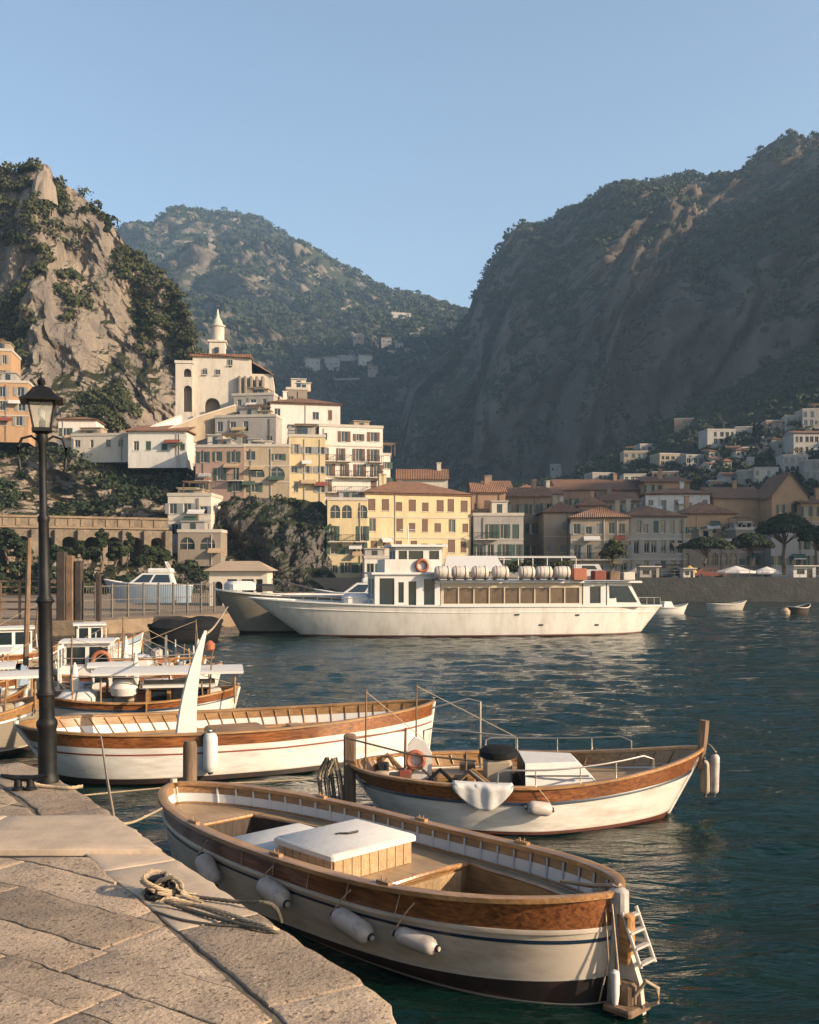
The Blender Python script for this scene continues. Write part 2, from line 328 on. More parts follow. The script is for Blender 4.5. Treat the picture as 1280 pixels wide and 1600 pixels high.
def slope(name,pts,nu,nv,mtl,amp,nscale,prof=1.6,kind='structure',seed=0,ridge=.6,label=None,parent=None,vstretch=.5):
    """pts: (px, ytop, Dtop, ybot, Dbot). A sloping rock face from base to ridge with a back slope behind it."""
    us=np.linspace(pts[0][0],pts[-1][0],nu); V=[];
    for v in range(nv+5):
        for u in us:
            yt,Dt,yb,Db=[interp(pts,u,k) for k in(1,2,3,4)]
            zt=Z(yt,Dt); zb=min(Z(yb,Db),.5) if Db>100 else Z(yb,Db); xt=X(u,Dt); xb=X(u,Db)
            if v<=nv:
                t=v/nv; e=t**prof
                p=Vector((xb+(xt-xb)*e,Db+(Dt-Db)*e,zb+(zt-zb)*t))
                q=Vector((p.x*nscale,p.y*nscale,p.z*nscale*vstretch))+Vector((seed*17.3,seed*3.1,0))
                a=fbm(q,6); rdg=1-abs(noise.noise(q*.7+Vector((9,2,1))))*2
                edge=math.sin(math.pi*min(1,max(0,t)))**.35 if t<.5 else 1-(t-.5)*.8
                d=amp*(a*1.3-ridge*rdg*rdg)*edge
                c=fbm(q*4.3,4)*amp*.42*edge+abs(noise.noise(q*9))*amp*.12*edge
                p.y+=d+c; p.x+=(noise.noise(q*1.3+Vector((5,5,5))))*amp*.5*edge*.6
                p.z+=fbm(q*3+Vector((1,8,3)),4)*amp*.10*(1 if t>.05 else 0)
            else:
                k=v-nv; p=Vector((xt*(1+.05*k),Dt*(1+.05*k)+k*amp*.3,zt-(zt-zb)*.04*k*k+ (fbm(Vector((u*.02,k,seed)),3)*amp*.05)))
            V.append(p)
    n=nu; f=[]
    for j in range(nv+4):
        for i in range(nu-1): f.append((j*n+i,j*n+i+1,(j+1)*n+i+1,(j+1)*n+i))
    me=bpy.data.meshes.new(name); me.from_pydata(V,[],f); me.materials.append(mtl); me.update()
    me.polygons.foreach_set('use_smooth',[amp>12]*len(me.polygons))
    o=bpy.data.objects.new(name,me); COL.objects.link(o); tag(o,kind=kind)
    if label: o['label']=label
    SURF[name]=(V,nu,nv,us)
    return o
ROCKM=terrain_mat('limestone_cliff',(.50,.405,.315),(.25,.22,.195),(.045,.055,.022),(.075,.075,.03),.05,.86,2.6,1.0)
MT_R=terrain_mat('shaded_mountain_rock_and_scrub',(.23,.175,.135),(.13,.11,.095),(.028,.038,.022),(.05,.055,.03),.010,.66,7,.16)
MT_C=terrain_mat('wooded_mountain',(.24,.20,.16),(.17,.15,.125),(.040,.055,.03),(.075,.08,.042),.008,.60,6,.1)
MT_G=terrain_mat('green_hillside',(.14,.12,.09),(.10,.09,.07),(.030,.044,.022),(.055,.062,.03),.02,.50,2,.3)
DARKR=terrain_mat('dark_sea_rock',(.15,.135,.125),(.085,.08,.075),(.022,.032,.018),(.04,.048,.024),.12,.70,.8,1.6)

slope('centre_mountain',[(60,470,1500,860,700),(150,400,1550,860,700),(190,357,1600,860,700),(215,352,1600,860,700),(240,359,1600,860,700),(262,345,1600,860,700),(300,338,1600,860,700),(372,337,1600,860,700),(410,343,1580,860,690),(440,362,1560,860,680),(465,383,1540,860,670),(500,396,1500,860,660),(550,426,1450,860,650),(600,450,1400,860,640),(660,466,1350,860,630),(700,481,1330,860,620),(760,492,1300,860,620),(850,520,1300,860,620)],210,110,MT_C,75,.0045,1.25,seed=2,ridge=.5,vstretch=1)
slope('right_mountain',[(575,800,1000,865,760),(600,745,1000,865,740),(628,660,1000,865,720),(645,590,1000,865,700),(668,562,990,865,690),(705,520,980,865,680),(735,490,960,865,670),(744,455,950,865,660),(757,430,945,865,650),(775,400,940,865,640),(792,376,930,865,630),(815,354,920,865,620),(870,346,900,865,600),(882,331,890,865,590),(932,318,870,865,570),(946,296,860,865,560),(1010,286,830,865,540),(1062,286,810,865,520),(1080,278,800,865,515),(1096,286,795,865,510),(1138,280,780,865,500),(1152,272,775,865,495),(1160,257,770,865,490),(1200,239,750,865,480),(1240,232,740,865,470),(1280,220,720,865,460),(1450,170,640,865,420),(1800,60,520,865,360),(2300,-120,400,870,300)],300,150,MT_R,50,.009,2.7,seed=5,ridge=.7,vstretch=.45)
slope('green_hillside',[(640,790,330,872,300),(720,775,360,872,290),(800,765,400,872,280),(880,752,430,872,275),(960,705,450,875,270),(1050,655,460,878,265),(1150,598,470,880,262),(1280,520,480,880,260),(1450,430,480,880,250),(1700,330,430,880,240)],170,60,MT_G,16,.014,1.15,seed=7,ridge=.4,vstretch=1)
slope('left_cliff',[(-420,120,330,700,225),(-150,190,300,700,215),(-40,268,270,690,205),(0,272,262,690,202),(30,282,258,690,200),(48,268,255,690,200),(62,262,254,690,200),(80,268,254,690,200),(86,292,256,690,200),(120,305,258,690,200),(150,330,260,690,200),(172,352,262,690,200),(200,388,264,690,202),(225,410,264,690,205),(255,430,262,690,208),(275,448,260,690,210),(290,480,255,690,212),(300,520,250,690,214),(306,560,246,700,216),(330,640,240,720,216)],260,190,ROCKM,11,.035,1.0,seed=11,ridge=.9,vstretch=.35)
slope('lower_cliff',[(-420,640,200,930,118),(-100,670,190,930,122),(0,676,186,930,126),(60,690,184,930,128),(120,696,184,930,128),(200,700,184,930,130),(260,708,184,930,132),(330,690,186,930,136),(400,655,190,930,142),(500,668,192,930,150),(560,700,190,930,155),(640,790,186,930,160)],230,90,ROCKM,7,.06,1.0,seed=13,ridge=.7,vstretch=.5)
slope('waterfront_rock',[(318,880,150,925,138),(335,815,150,925,139),(352,792,150,925,140),(380,780,151,925,140),(440,778,151,925,141),(500,782,151,925,142),(516,800,151,925,142),(530,885,150,925,142)],90,60,DARKR,3.2,.13,.8,seed=17,ridge=.8,vstretch=.5)
# unseen headland added beyond the right edge, shaped to shade the right-hand town
slope('shade_headland',[(2100,250,235,880,200),(2400,60,225,880,190),(2900,-150,205,880,170),(3600,-300,170,880,140),(4600,-560,132,900,105),(7100,-2150,62,1030,50)],60,30,MT_R,10,.02,1.2,seed=21)

# --------------------------------------------------- vegetation masses as leaf clouds
def leafmat(name,c1,c2):
    c1=tuple(c*.6 for c in c1); c2=tuple(c*.68 for c in c2)
    m=bpy.data.materials.new(name); m.use_nodes=True; n=m.node_tree; L=n.links; b=n.nodes['Principled BSDF']; b.inputs['Roughness'].default_value=.8; b.inputs['Specular IOR Level'].default_value=.2
    g=n.nodes.new('ShaderNodeNewGeometry'); mr=n.nodes.new('ShaderNodeMixRGB'); mr.inputs[1].default_value=c1+(1,); mr.inputs[2].default_value=c2+(1,)
    L.new(g.outputs['Random Per Island'],mr.inputs[0]); L.new(mr.outputs[0],b.inputs['Base Color']); return m
LEAF1=leafmat('olive_green_leaves',(.035,.048,.018),(.095,.095,.035)); LEAF2=leafmat('dark_green_leaves',(.015,.028,.014),(.045,.06,.026)); LEAF3=leafmat('far_forest_leaves',(.028,.042,.022),(.06,.072,.034))
def leafcloud(centers,radii,per,leaf,flat=.75,seed=1):
    rng=np.random.default_rng(seed); c=np.asarray(centers,float); r=np.asarray(radii,float)
    N=len(c)*per; ci=np.repeat(np.arange(len(c)),per)
    d=rng.normal(size=(N,3)); d/=np.linalg.norm(d,axis=1)[:,None]; d[:,2]=np.abs(d[:,2])*.9-.12
    rad=rng.uniform(.55,1.05,N)[:,None]
    p=c[ci]+d*rad*r[ci][:,None]*np.array([1,1,flat])
    nrm=d+rng.normal(size=(N,3))*.45; nrm/=np.linalg.norm(nrm,axis=1)[:,None]
    a=np.cross(nrm,rng.normal(size=(N,3))); a/=np.linalg.norm(a,axis=1)[:,None]; b=np.cross(nrm,a)
    s=(leaf*rng.uniform(.6,1.4,N)*np.ones(N))[:,None] if not hasattr(leaf,'__len__') else (np.asarray(leaf)[ci]*rng.uniform(.6,1.4,N))[:,None]
    q=np.stack([p-a*s*.5-b*s*.35,p+a*s*.5-b*s*.3,p+a*s*.4+b*s*.4,p-a*s*.45+b*s*.38],1).reshape(-1,3)
    f=np.arange(N*4).reshape(N,4)
    return q,f
def cloudobj(name,cs,rs,per,leaf,m,parent=None,flat=.75,seed=1):
    q,f=leafcloud(cs,rs,per,leaf,flat,seed); me=bpy.data.meshes.new(name); me.from_pydata(q.tolist(),[],f.tolist()); me.materials.append(m); me.update()
    o=bpy.data.objects.new(name,me); COL.objects.link(o)
    if parent is not None: o.parent=parent
    return o
def scatter(surf,n,mask,seed):
    V,nu,nv,us=SURF[surf]; rnd=random.Random(seed); out=[]; tries=0
    while len(out)<n and tries<n*30:
        tries+=1; i=rnd.uniform(0,nu-1.01); j=rnd.uniform(0,nv-.01); a=V[int(j)*nu+int(i)]; b=V[int(j)*nu+int(i)+1]; c=V[(int(j)+1)*nu+int(i)]
        p=a+(b-a)*(i%1)+(c-a)*(j%1); nn=(b-a).cross(c-a).normalized()
        u=us[0]+(us[-1]-us[0])*i/(nu-1)
        if mask(u,j/nv,p,nn,rnd): out.append(p)
    return out
SIL=[(-420,120),(-150,190),(0,272),(48,268),(80,268),(120,305),(172,352),(225,410),(275,448),(300,520),(330,640)]
def m_left(u,t,p,nn,r):
    px=CX+p.x/p.y*F; py=HY-(p.z-H)/p.y*F; dy=py-float(np.interp(px,[q[0] for q in SIL],[q[1] for q in SIL])); m=noise.noise(p*.06)
    if px<130 and py<395 and not(62<px<105 and py<345 and m>-.1): return m>-.25
    if px>=130 and dy<70+m*40: return m>-.35
    if px>205 and py<560+m*60: return m>-.2
    if 120<px<190 and py>600: return m>-.05
    if px<40 and py<560: return m>.2
    return m+nn.z*.4>.42
P=scatter('left_cliff',1500,m_left,3); rr=random.Random(5)
o=cloudobj('cliff_scrub',[(p.x,p.y-.4,p.z+.6) for p in P],[rr.uniform(1.2,3.0) for _ in P],60,.62,LEAF1); tag(o,'olive green scrub and bushes covering the top of the left cliff','scrub',kind='stuff')
P=scatter('lower_cliff',750,lambda u,t,p,nn,r: noise.noise(p*.07)+nn.z*.4+(.3 if t>.8 else 0)-.15>0.12 and r.random()<.8,4)
o=cloudobj('ledge_scrub',[(p.x,p.y-.3,p.z+.4) for p in P],[rr.uniform(.9,2.2) for _ in P],55,.45,LEAF2); tag(o,'dark ivy and bushes on the ledges above the harbour road','scrub',kind='stuff')
P=scatter('waterfront_rock',45,lambda u,t,p,nn,r: nn.z*.6+noise.noise(p*.2)+(.5 if t>.85 else 0)>.25,8)
o=cloudobj('rock_ivy',[(p.x,p.y-.1,p.z+.2) for p in P],[rr.uniform(.5,1.4) for _ in P],50,.3,LEAF2); tag(o,'dark ivy growing over the rock under the ochre house','ivy',kind='stuff')
def m_right(u,t,p,nn,r):
    m=noise.noise(p*.012)+nn.z*.5+(.9 if t>.9 else 0); return m>.12
P=scatter('right_mountain',5200,m_right,6)
o=cloudobj('mountain_scrub',[(p.x,p.y-1,p.z+1) for p in P],[rr.uniform(2.5,5.5) for _ in P],32,1.7,LEAF3); tag(o,'dense dark macchia covering the shaded right mountain','woodland',kind='stuff')
P=scatter('centre_mountain',5200,lambda u,t,p,nn,r: noise.noise(p*.006)+nn.z*.5>.0 or t>.95,7)
o=cloudobj('far_woodland',[(p.x,p.y-1,p.z+1) for p in P],[rr.uniform(4,8) for _ in P],24,2.7,LEAF3); tag(o,'far blue-green woodland on the central mountain','woodland',kind='stuff')
P=scatter('green_hillside',2600,lambda u,t,p,nn,r: True,9)
o=cloudobj('hillside_trees',[(p.x,p.y-.5,p.z+1) for p in P],[rr.uniform(1.6,3.4) for _ in P],34,.95,LEAF3); tag(o,'green terraces and orchards between the houses on the right hillside','woodland',kind='stuff')

# --------------------------------------------------- land sheets
def land(name,pts,z0,z1,m):
    mb=MB(); n=len(pts); mb.add([(x,y,z0) for x,y in pts]+[(x,y,z1) for x,y in pts],[tuple(n+i for i in range(n))]+[(i,(i+1)%n,n+(i+1)%n,n+i) for i in range(n)]); return tag(mb.build(name,m),kind='structure')
land('town_ground',[(-6,140),(24,131),(140,131),(170,330),(40,420),(-30,330),(-30,150)],-1,2.9,[M['ground']][0])
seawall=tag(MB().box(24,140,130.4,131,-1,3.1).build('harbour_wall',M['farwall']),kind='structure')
land('beach_road_ground',[(-150,66),(-21,66),(-13,78),(-9,110),(-6,141),(-30,165),(-200,170)],-1,.95,M['pierstone'])

# =================================================================== BUILDINGS
def wall_open(mb,o,ux,uy,W,Ht,ops,nx,ny,dep=.22,mi=0):
    """wall plane from o along (ux,uy), outward normal (nx,ny); ops=(u0,u1,z0,z1,arch)"""
    us=sorted(set([0,W]+[a for q in ops for a in q[:2]])); zs=sorted(set([0,Ht]+[a for q in ops for a in q[2:4]]))
    def P(u,z,d=0): return (o[0]+ux*u-nx*d,o[1]+uy*u-ny*d,o[2]+z)
    for i in range(len(us)-1):
        for j in range(len(zs)-1):
            uc=(us[i]+us[i+1])/2; zc=(zs[j]+zs[j+1])/2
            if any(q[0]<uc<q[1] and q[2]<zc<q[3] for q in ops): continue
            mb.add([P(us[i],zs[j]),P(us[i+1],zs[j]),P(us[i+1],zs[j+1]),P(us[i],zs[j+1])],[(0,1,2,3)],mi)
    for q in ops:
        u0,u1,z0,z1,arch=q; r=(u1-u0)/2
        if arch:
            pts=[(u0,z0),(u1,z0)]+[(u0+r+r*math.cos(a),z1-r+r*math.sin(a)) for a in np.linspace(0,math.pi,9)]
            for k in range(4): mb.add([P(u1,z1),P(*pts[2+k+1]),P(*pts[2+k])],[(0,1,2)],mi)
            for k in range(4,8): mb.add([P(u0,z1),P(*pts[2+k+1]),P(*pts[2+k])],[(0,1,2)],mi)
        else: pts=[(u0,z0),(u1,z0),(u1,z1),(u0,z1)]
        m=len(pts)
        for k in range(m):
            a=pts[k]; b=pts[(k+1)%m]; mb.add([P(*a),P(*b),P(b[0],b[1],dep),P(a[0],a[1],dep)],[(0,1,2,3)],mi)
WMESH={}
def winmesh(w,h,arch,sh):
    key=(round(w,2),round(h,2),arch,sh)
    if key in WMESH: return WMESH[key]
    mb=MB(); r=w/2
    if arch:
        pts=[(-r,0),(r,0)]+[(r*math.cos(a),h-r+r*math.sin(a)) for a in np.linspace(0,math.pi,9)]
        mb.add([(x,.20,z) for x,z in pts],[tuple(range(len(pts)))],0); mb.box(-.03,.03,.14,.19,0,h-.05,1)
        mb.box(-r,r,.14,.19,h*.5,h*.5+.06,1)
    else:
        mb.add([(-r,.20,0),(r,.20,0),(r,.20,h),(-r,.20,h)],[(0,1,2,3)],0)
        for a,b,c,d in((-r,-r+.07,0,h),(r-.07,r,0,h),(-r+.07,r-.07,0,.07),(-r+.07,r-.07,h-.07,h),(-.03,.03,.07,h-.07)): mb.box(a,b,.13,.19,c,d,1)
        mb.box(-r-.08,r+.08,-.07,.10,-.10,-.003,3)
    if sh=='open':
        for s in(-1,1):
            a,b=sorted((s*(r+.04),s*(r+.04+w*.48))); mb.box(a,b,-.07,-.015,0,h,2)
    if sh=='closed': mb.box(-r+.08,r-.08,.06,.12,.08,h-.08,2)
    WMESH[key]=mb.mesh('window',[M['glass'],M['trim'],M['shutter_green'],M['trim']]); return WMESH[key]
WM2={}
def winmesh_c(w,h,arch,sh,shc):
    me=winmesh(w,h,arch,sh)
    if shc=='shutter_green' or sh is None: return me
    k=(me.name,shc)
    if k not in WM2:
        c=me.copy(); c.materials[2]=M[shc]; WM2[k]=c
    return WM2[k]
BN=[0]
def bld(x0,x1,yt,yb,D,label,col='cream_white',yaw=0,th=10,fl=3,nc=4,roof='flat',ww=1.0,wh=1.5,sh='open',shc='shutter_green',arch_rows=(),side_l=0,side_r=0,balc=(),rh=1.8,cat='house',name='house',base=2.0,group='houses of the harbour town',skip=(),chim=1,z0f=.9,ops_extra=(),seed=None,door=False,eave=.45,storeys_top=.5):
    BN[0]+=1; rnd=random.Random(BN[0] if seed is None else seed)
    ya=R(yaw); W=(x1-x0)/F*D/max(.5,math.cos(ya))*1.0
    ztop=Z(yt,D); zb=min(Z(yb,D),ztop-2); zbase=zb-base; Ht=ztop-zb
    t=thing(name,label,cat,((X((x0+x1)/2,D)),D,zb),ya,group)
    mb=MB(); fh=(Ht-storeys_top)/fl
    def openings(Wd,n):
        ops=[];wins=[]
        if n==0: return ops,wins
        cw=Wd/n
        for f in range(fl):
            for c in range(n):
                if (f,c) in skip or rnd.random()<.10: continue
                w_=min(ww*rnd.choice([.7,.9,1,1,1.15]),cw*.62); h_=min(wh*rnd.choice([.75,1,1,1.1]),fh*.72); arch=f in arch_rows
                if arch: w_=min(ww*1.9,cw*.72); h_=min(wh*1.25,fh*.8)
                w_=round(w_,1); h_=round(h_,1)
                u=cw*(c+.5)+(rnd.uniform(-.15,.15)*cw); z=fh*f+min(z0f,fh-h_-.15)
                tall=(f,) in balc or f in balc
                if tall: h_=round(min(2.1,fh*.8),1); z=fh*f+.12
                ops.append((u-w_/2,u+w_/2,base+z,base+z+h_,arch)); wins.append((u,z,w_,h_,arch))
        return ops,wins
    walls=[((-W/2,0),(1,0),W,nc,(0,-1),0),((-W/2,th),(0,-1),th,side_l,(-1,0),-math.pi/2),((W/2,0),(0,1),th,side_r,(1,0),math.pi/2)]
    allw=[]
    for (ox,oy),(ux,uy),Wd,n,(nx,ny),rz in walls:
        ops,wins=openings(Wd,n)
        if ny==-1:
            for e in ops_extra:
                u=e[0]*Wd; ops.append((u-e[2]/2,u+e[2]/2,base+e[1]*Ht,base+e[1]*Ht+e[3],e[4])); wins.append((u,e[1]*Ht,e[2],e[3],e[4],'dark'))
        wall_open(mb,(ox,oy,-base),ux,uy,Wd,Ht+base,ops,nx,ny)
        for q in wins: allw.append((ox+ux*q[0],oy+uy*q[0],rz)+q[1:])
    mb.add([(W/2,th,-base),(-W/2,th,-base),(-W/2,th,Ht),(W/2,th,Ht)],[(0,1,2,3)])
    mb.build('wall',M['plaster_'+col] if 'plaster_'+col in M else M[col],t)
    for q in allw:
        x,y,rz,z,w_,h_,a=q[:7]
        s=None if (len(q)>7 or a) else (sh if rnd.random()<.8 else rnd.choice([None,'closed']))
        inst(winmesh_c(w_,h_,a,s,shc),'window',t,(x,y,z),rz)
    # storey bands
    if fl>1 and Ht>6 and rnd.random()<.6:
        b=MB()
        for f in range(1,fl): b.box(-W/2-.06,W/2+.06,-.07,-.003,fh*f-.09,fh*f+.09)
        b.build('string_course',M['trim'],t)
    for f in balc:
        cw=W/nc
        for c in range(nc):
            if (f,c) in skip or rnd.random()<.2: continue
            b=MB(); x=-W/2+cw*(c+.5); bw=min(cw*.46,1.6); z=fh*f
            b.box(x-bw,x+bw,-1.0,-.003,z-.12,z+.02,0)
            bb=MB(); 
            for k in np.linspace(-bw+.03,bw-.03,9): bb.box(x+k-.02,x+k+.02,-.98,-.94,z+.02,z+.95)
            bb.box(x-bw,x+bw,-1,-.92,z+.95,z+1.0)
            for s in(-1,1): bb.box(x+s*bw-.02,x+s*bw+.02,-.92,-.01,z+.93,z+.98)
            bo=b.build('balcony',M['trim'],t); bb.build('railing',M['black'],bo)
    e=eave
    if roof=='flat':
        b=MB(); b.box(-W/2+.01,W/2-.01,.01,th-.01,Ht-.25,Ht-.05)
        for q in((-W/2-.1,W/2+.1,-.1,.2),(-W/2-.1,W/2+.1,th-.2,th+.1),(-W/2-.1,-W/2+.2,.2,th-.2),(W/2-.2,W/2+.1,.2,th-.2)): b.box(*q,Ht+.003,Ht+.45)
        b.build('roof',M['trim'],t)
    elif roof=='hip':
        b=MB(); i=min(W,th)/2*.9
        P=[(-W/2-e,-e,Ht),(W/2+e,-e,Ht),(W/2+e,th+e,Ht),(-W/2-e,th+e,Ht)]
        if W>th: r1,r2=(-W/2+i,th/2,Ht+rh),(W/2-i,th/2,Ht+rh); fs=[(0,1,5,4),(1,2,5),(2,3,4,5),(3,0,4)]
        else: r1,r2=(0,i,Ht+rh),(0,th-i,Ht+rh); fs=[(0,1,4),(1,2,5,4),(2,3,5),(3,0,4,5)]
        b.add(P+[r1,r2],fs+[(3,2,1,0)]); b.box(-W/2-e*.6,W/2+e*.6,-e*.6,th+e*.6,Ht-.22,Ht-.02)
        ro=b.build('roof',M['tiles'],t)
    elif roof=='gable':   # ridge parallel to the facade
        b=MB(); b.add([(-W/2-.2,-e,Ht),(W/2+.2,-e,Ht),(W/2+.2,th/2,Ht+rh),(-W/2-.2,th/2,Ht+rh),(W/2+.2,th+e,Ht),(-W/2-.2,th+e,Ht)],[(0,1,2,3),(3,2,4,5)])
        b.add([(-W/2-.2,-e,Ht-.15),(W/2+.2,-e,Ht-.15),(W/2+.2,th+e,Ht-.15),(-W/2-.2,th+e,Ht-.15)],[(3,2,1,0)])
        b.add([(-W/2-.2,-e,Ht-.15),(W/2+.2,-e,Ht-.15),(W/2+.2,-e,Ht),(-W/2-.2,-e,Ht)],[(0,1,2,3)]); ro=b.build('roof',M['tiles'],t)
        g=MB(); 
        for s in(-1,1): g.add([(s*W/2,0,Ht),(s*W/2,th,Ht),(s*W/2,th/2,Ht+rh)],[(0,1,2)])
        g.build('gable',M['plaster_'+col],t)
    elif roof=='front':   # gable end faces the front
        b=MB(); b.add([(-W/2-e,-.3,Ht-.3),(0,-.3,Ht+rh),(0,th+.3,Ht+rh),(-W/2-e,th+.3,Ht-.3),(W/2+e,-.3,Ht-.3),(W/2+e,th+.3,Ht-.3)],[(0,1,2,3),(1,4,5,2)])
        b.add([(-W/2-e,-.3,Ht-.5),(0,-.3,Ht+rh-.2),(0,-.3,Ht+rh),(-W/2-e,-.3,Ht-.3),(W/2+e,-.3,Ht-.5),(W/2+e,-.3,Ht-.3)],[(0,1,2,3),(1,4,5,2)])
        ro=b.build('roof',M['tiles'],t); g=MB(); g.add([(-W/2,0,Ht),(W/2,0,Ht),(0,0,Ht+rh)],[(0,1,2)]); g.build('gable',M['plaster_'+col],t)
    elif roof=='shed':
        b=MB(); b.add([(-W/2-e,-e,Ht),(W/2+e,-e,Ht),(W/2+e,th,Ht+rh),(-W/2-e,th,Ht+rh)],[(0,1,2,3)]); b.box(-W/2-e,W/2+e,-e,th,Ht-.2,Ht-.003); ro=b.build('roof',M['tiles'],t)
    elif roof=='vault':
        b=MB(); n=8
        pts=[(-W/2+W*k/n,Ht+rh*math.sin(math.pi*k/n)) for k in range(n+1)]
        b.add([(x,0,z) for x,z in pts]+[(x,th,z) for x,z in pts],[(k,k+1,n+2+k,n+1+k) for k in range(n)]+[tuple(range(n,-1,-1))]); b.build('roof',M['trim'],t)
    for k in range(chim):
        b=MB(); cx=rnd.uniform(-.35,.35)*W; cy=th*.45; z1=Ht+(rh if roof!='flat' else 0)+.9
        b.box(cx-.35,cx+.35,cy-.35,cy+.35,Ht,z1); b.box(cx-.45,cx+.45,cy-.45,cy+.45,z1+.003,z1+.15); b.build('chimney',M['plaster_'+col],t)
    if D<215 and nc>1:
        for k in range(rnd.randint(1,2)):
            if roof=='flat':
                cx=rnd.uniform(-.38,.38)*W; aw=rnd.uniform(.9,1.8); ah=rnd.uniform(1.0,2.3); b=MB(); b.box(cx-aw,cx+aw,th*.25,th*.7,Ht,Ht+ah); b.box(cx-aw-.15,cx+aw+.15,th*.25-.2,th*.7+.1,Ht+ah+.003,Ht+ah+.14); b.box(cx-.4,cx+.4,th*.25-.02,th*.25-.003,Ht,Ht+min(1.9,ah-.2),1); b.build('roof_room',[M['plaster_'+rnd.choice(['cream_white','beige','pale_grey'])],M['glass']],t)
            px_=rnd.uniform(-.48,.48)*W; b=MB(); b.tube([(px_,-.09,-base+.2),(px_,-.09,Ht-.3)],.06,5); b.build('downpipe',M[rnd.choice(['plaster_old_stone','trim'])],t)
        for k in range(rnd.randint(0,3)):
            cx=rnd.uniform(-.42,.42)*W; z=rnd.uniform(.15,.75)*Ht; b=MB(); aw=rnd.uniform(.7,1.3); b.add([(cx-aw,-.02,z),(cx+aw,-.02,z),(cx+aw,-.9,z-.5),(cx-aw,-.9,z-.5),(cx-aw,-.9,z-.7),(cx+aw,-.9,z-.7)],[(0,1,2,3),(3,2,5,4)]); b.build('awning',M[rnd.choice(['canvas','canvastan_','shutter_green','redbrown'])],t)
    if roof=='flat' and rnd.random()<.6 and Ht>5:      # terrace clutter
        b=MB(); cx=rnd.uniform(-.3,.3)*W
        for s in(-1,1):
            for q in(.5,th*.5): b.box(cx+s*1.6-.05,cx+s*1.6+.05,q,q+.1,Ht,Ht+2.1)
        for k in range(7): b.box(cx-1.8,cx+1.8,.4+k*(th*.5-.3)/6,.5+k*(th*.5-.3)/6,Ht+2.1,Ht+2.2)
        b.build('pergola',M['oldwood'],t)
    return t
# ---- the long yellow building and its neighbours
bld(572,737,771,905,150,'long sunlit yellow building with rows of shuttered windows and red tiled roof behind the ferry','soft_yellow',yaw=17,th=13,fl=4,nc=8,roof='hip',sh='closed',shc='shutter_brown',side_l=4,rh=2.2,wh=1.7,ww=1.0,chim=2)
bld(512,574,782,905,147,'shaded cream house with an arched loggia, directly left of the long yellow building','soft_yellow',yaw=6,th=9,fl=4,nc=3,roof='flat',arch_rows=(3,),balc=(2,),side_l=0)
bld(570,684,873,905,139,'low white waterfront pavilion with a flat roof in front of the yellow building','chalk_white',yaw=5,th=7,fl=1,nc=6,roof='flat',ww=1.8,wh=1.8,chim=0,name='pavilion')
bld(500,598,668,770,166,'tall white block with stacked balconies at the right end of the hillside cluster','chalk_white',yaw=14,th=9,fl=4,nc=4,roof='flat',balc=(0,1,2),side_l=2,sh='open',shc='shutter_brown')
bld(596,610,712,765,168,'narrow white annex stepping down beside the tall white balcony block','chalk_white',yaw=14,th=6,fl=2,nc=1,roof='flat',chim=0)
bld(452,508,683,778,162,'yellow house of four storeys squeezed left of the white balcony block','soft_yellow',yaw=8,th=9,fl=3,nc=3,roof='flat',sh='open',shc='shutter_grey',side_l=2)
bld(378,452,698,778,160,'ochre house with a row of arched windows above the dark rock','ochre',yaw=2,th=9,fl=3,nc=2,roof='flat',arch_rows=(1,),ww=1.3,wh=1.3,shc='shutter_green',chim=0)
bld(305,382,699,775,160,'pink house with small balconies at the left end of the cluster','dusty_pink',yaw=-4,th=8,fl=3,nc=3,roof='flat',balc=(1,),shc='shutter_green',side_r=0)
bld(424,531,630,692,176,'white house with a tiled roof just below the church apse','chalk_white',yaw=12,th=11,fl=2,nc=4,roof='hip',sh='closed',shc='shutter_brown',rh=1.7,side_l=2,wh=1.7)
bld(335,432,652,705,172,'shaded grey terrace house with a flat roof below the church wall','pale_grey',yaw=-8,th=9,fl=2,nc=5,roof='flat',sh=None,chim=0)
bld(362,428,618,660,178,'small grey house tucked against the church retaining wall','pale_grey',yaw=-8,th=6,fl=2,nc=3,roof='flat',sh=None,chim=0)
bld(448,480,609,640,186,'little stone turret house behind the tiled white house','old_stone',yaw=10,th=5,fl=1,nc=2,roof='flat',sh=None,chim=0)
bld(200,292,672,712,168,'white house with a shed roof beside the stairs left of the cluster','chalk_white',yaw=-2,th=8,fl=1,nc=4,roof='shed',rh=1.9,chim=0,sh=None,wh=1.5)
bld(110,202,681,704,172,'long low white house strung along the cliff ledge','cream_white',yaw=-6,th=6,fl=1,nc=4,roof='flat',chim=0,sh=None,wh=1.2,ww=.9)
bld(92,150,655,690,175,'small white villa on the cliff ledge right of the lamp lantern','chalk_white',yaw=4,th=6,fl=1,nc=2,roof='hip',rh=.8,chim=0,ww=1.6,wh=1.8)
bld(262,330,775,845,146,'pale house with a rounded corner at the foot of the pink house','cream_white',yaw=-3,th=7,fl=2,nc=3,roof='flat',side_l=1,shc='shutter_grey')
bld(278,345,832,862,142,'old stone arched store under the pale corner house','old_stone',yaw=0,th=5,fl=1,nc=2,roof='flat',arch_rows=(0,),chim=0,ww=1.8,wh=1.8)
bld(-30,42,598,672,170,'peach palazzo at the left edge above the cliff ledge','peach',yaw=10,th=9,fl=3,nc=3,roof='flat',shc='shutter_grey',side_r=0)
bld(-40,16,548,600,176,'upper peach house with a flat roof at the far left edge','peach',yaw=10,th=8,fl=2,nc=2,roof='flat',chim=0,shc='shutter_grey')
